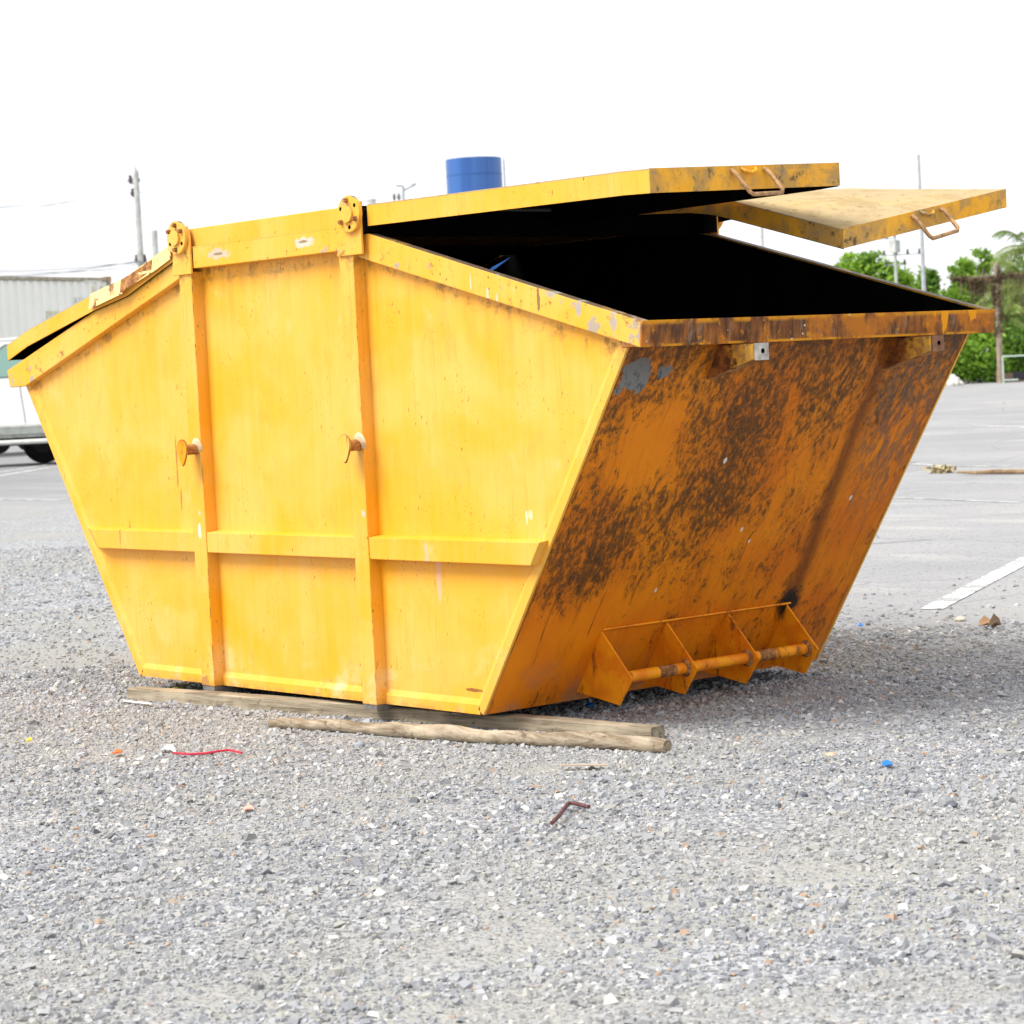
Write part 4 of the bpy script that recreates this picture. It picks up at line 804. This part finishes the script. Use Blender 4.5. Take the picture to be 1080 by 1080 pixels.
# palms
def palm(px, D, top_py, n, flen, label, seed, tilt=0):
    g = random.Random(seed); b = at(px, 404, D); t = at(px, top_py, D); h = t.z - GZ; root = empty('palm_tree', (b.x, b.y, GZ), label, 'palm tree', 'palms at the right edge')
    tube('trunk', [(0, 0, -.1), (tilt*.3, 0, h*.4), (tilt, 0, h*.8), (tilt*1.2, 0, h)], [.2, .15, .12, .1], BK, root, 10); c = Vector((tilt*1.2, 0, h))
    for i in range(n):
        az = 2*math.pi*i/n + g.uniform(-.3, .3); el = g.uniform(.1, 1.15) if i % 3 else g.uniform(-.4, .2); L = flen*g.uniform(.8, 1.1)
        dh = Vector((math.cos(az), math.sin(az), 0)); sp = []
        for k in range(13):
            s = k/12; sp.append(c + dh*(L*s*math.cos(el)*(1-.12*s)) + Vector((0, 0, L*s*math.sin(el) - L*.62*s*s)))
        bm = bmesh.new(); add_tube(bm, [tuple(p) for p in sp], [.03*(1-.8*k/12) for k in range(13)], 5)
        side = dh.cross(Vector((0, 0, 1)))
        for k in range(1, 26):
            s = k/26*12; j = int(s); p = sp[j].lerp(sp[min(12, j+1)], s-j); ll = L*.26*math.sin(math.pi*min(1, .12 + .86*k/26))
            fwd = (sp[min(12, j+1)]-sp[j]).normalized() if j < 12 else dh
            for sg in (-1, 1):
                e = p + side*sg*ll*.62 + fwd*ll*.45 + Vector((0, 0, -ll*g.uniform(.35, .8))); w = fwd*.035
                bm.faces.new([bm.verts.new(p-w), bm.verts.new(p+w), bm.verts.new(e)])
        me = bpy.data.meshes.new('frond'); bm.to_mesh(me); bm.free(); at_ = me.attributes.new('tone', 'FLOAT', 'POINT'); tv = g.random()
        at_.data.foreach_set('value', [min(1, max(0, tv + g.uniform(-.2, .2))) for _ in me.vertices]); link('frond', me, LF3, root)
palm(1078, 104, 300, 20, 3.2, 'coconut palm with drooping olive fronds right of the vine hung pole', 11, .2)
palm(1092, 112, 262, 18, 3.6, 'taller palm whose fronds enter at the right edge of the picture', 12)
palm(1063, 103, 335, 15, 2.4, 'low young palm behind the vine hung pole', 13)
# vine hung pole
vp = at(1050.5, 280, 98); VP = empty('vine_pole', (vp.x, vp.y, GZ), 'old pole with crossarm hung all over with brown dry vines', 'pole'); hz = vp.z - GZ; m = 98/FPX
tube('shaft', [(0, 0, 0), (0, 0, hz+.1)], [.13, .10], simple('old_pole_wood', (.30, .24, .18), .9, .25, 5), VP, 10)
a, b = RGT*(-46*m), RGT*(40*m); za = hz-12*m; tube('crossarm', [(a.x, a.y, za), (b.x, b.y, za+1*m)], .055, BK, VP, 6)
cs = [tuple(RGT*(x*m) + Vector((0, 0, za + dz*m))) for x, dz in [(-44, 0), (-36, -1), (-28, -2), (-20, -3), (-12, -3), (-5, -2), (0, -4), (6, 0), (14, 1), (22, 0), (30, 0), (-2, -16), (0, -28), (1, -42), (-1, -56), (2, 2), (-16, -9), (-25, -8)]]
rs = [(5*m, 4*m, (3.4 if i < 11 else 9)*m) for i in range(len(cs))]; link('dry_vines', leaf_mesh(cs, rs, 4200, .06, 21), LF4, VP)
g = random.Random(5); bm = bmesh.new()
for i in range(70):
    x = g.uniform(-40, 34)*m; p = RGT*x + HOR*g.uniform(-.2, .2); l = g.uniform(.3, 1.5); add_tube(bm, [(p.x, p.y, za), (p.x+g.uniform(-.06, .06), p.y, za-l)], [.014, .006], 3)
from_bm('hanging_vine', bm, simple('vine_brown', (.2, .14, .09), .9), VP)['kind'] = 'stuff'
# pale metal frame and box, debris
fp = at(1058.5, 403.5, 97); FM = empty('metal_frame', (fp.x, fp.y, GZ), 'pale green metal pipe frame standing at the lot edge, far right', 'frame'); m = 97/FPX; PG = simple('pale_green_pipe', (.50, .60, .52), .5)
r1 = RGT*(34*m); tube('upright', [(0, 0, 0), (0, 0, 28*m)], .03, PG, FM, 8); tube('upright', [(r1.x, r1.y, 0), (r1.x, r1.y, 28*m)], .03, PG, FM, 8)
tube('top_bar', [(0, 0, 28*m), (r1.x, r1.y, 28*m)], .03, PG, FM, 8); tube('low_bar', [(0, 0, 3*m), (r1.x*.45, r1.y*.45, 3*m)], .03, PG, FM, 8)
bp = at(1066, 403.5, 98.5); BX = empty('crate', (bp.x, bp.y, GZ), 'brown and black low crate behind the pale metal frame', 'crate', rz=yaw_v)
box('crate_body', -.36, .5, 0, .5, 0, .36, simple('brown_crate', (.2, .14, .1), .8, .3), BX, .01); box('crate_cover', .1, .55, -.04, .54, .10, .40, simple('black_cover', (.03, .03, .035), .6), BX, .02); box('crate_side', -.47, -.362, .02, .5, 0, .5, simple('brown_board', (.25, .16, .11), .8, .3), BX)
DB = simple('white_rubble', (.62, .6, .55), .8, .2)
for i, (px, py, r) in enumerate(((1002, 403, .17), (1007, 403, .2), (1012, 403.5, .14), (1005, 400, .16), (1009, 399, .12))):
    c = at(px, py, 96+i*.15); bm = bmesh.new(); bmesh.ops.create_icosphere(bm, subdivisions=2, radius=r)
    for v in bm.verts: v.co *= 1 + .4*mnoise.noise(v.co*6 + Vector((i*3, 0, 0)))
    o = from_bm('rubble_sack', bm, DB); o.location = (c.x, c.y, GZ + (r*.6 if i < 3 else r*1.9)); tag(o, 'whitish lump of rubble at the far lot edge beside the skip', 'rubble', 'white rubble at the far lot edge')
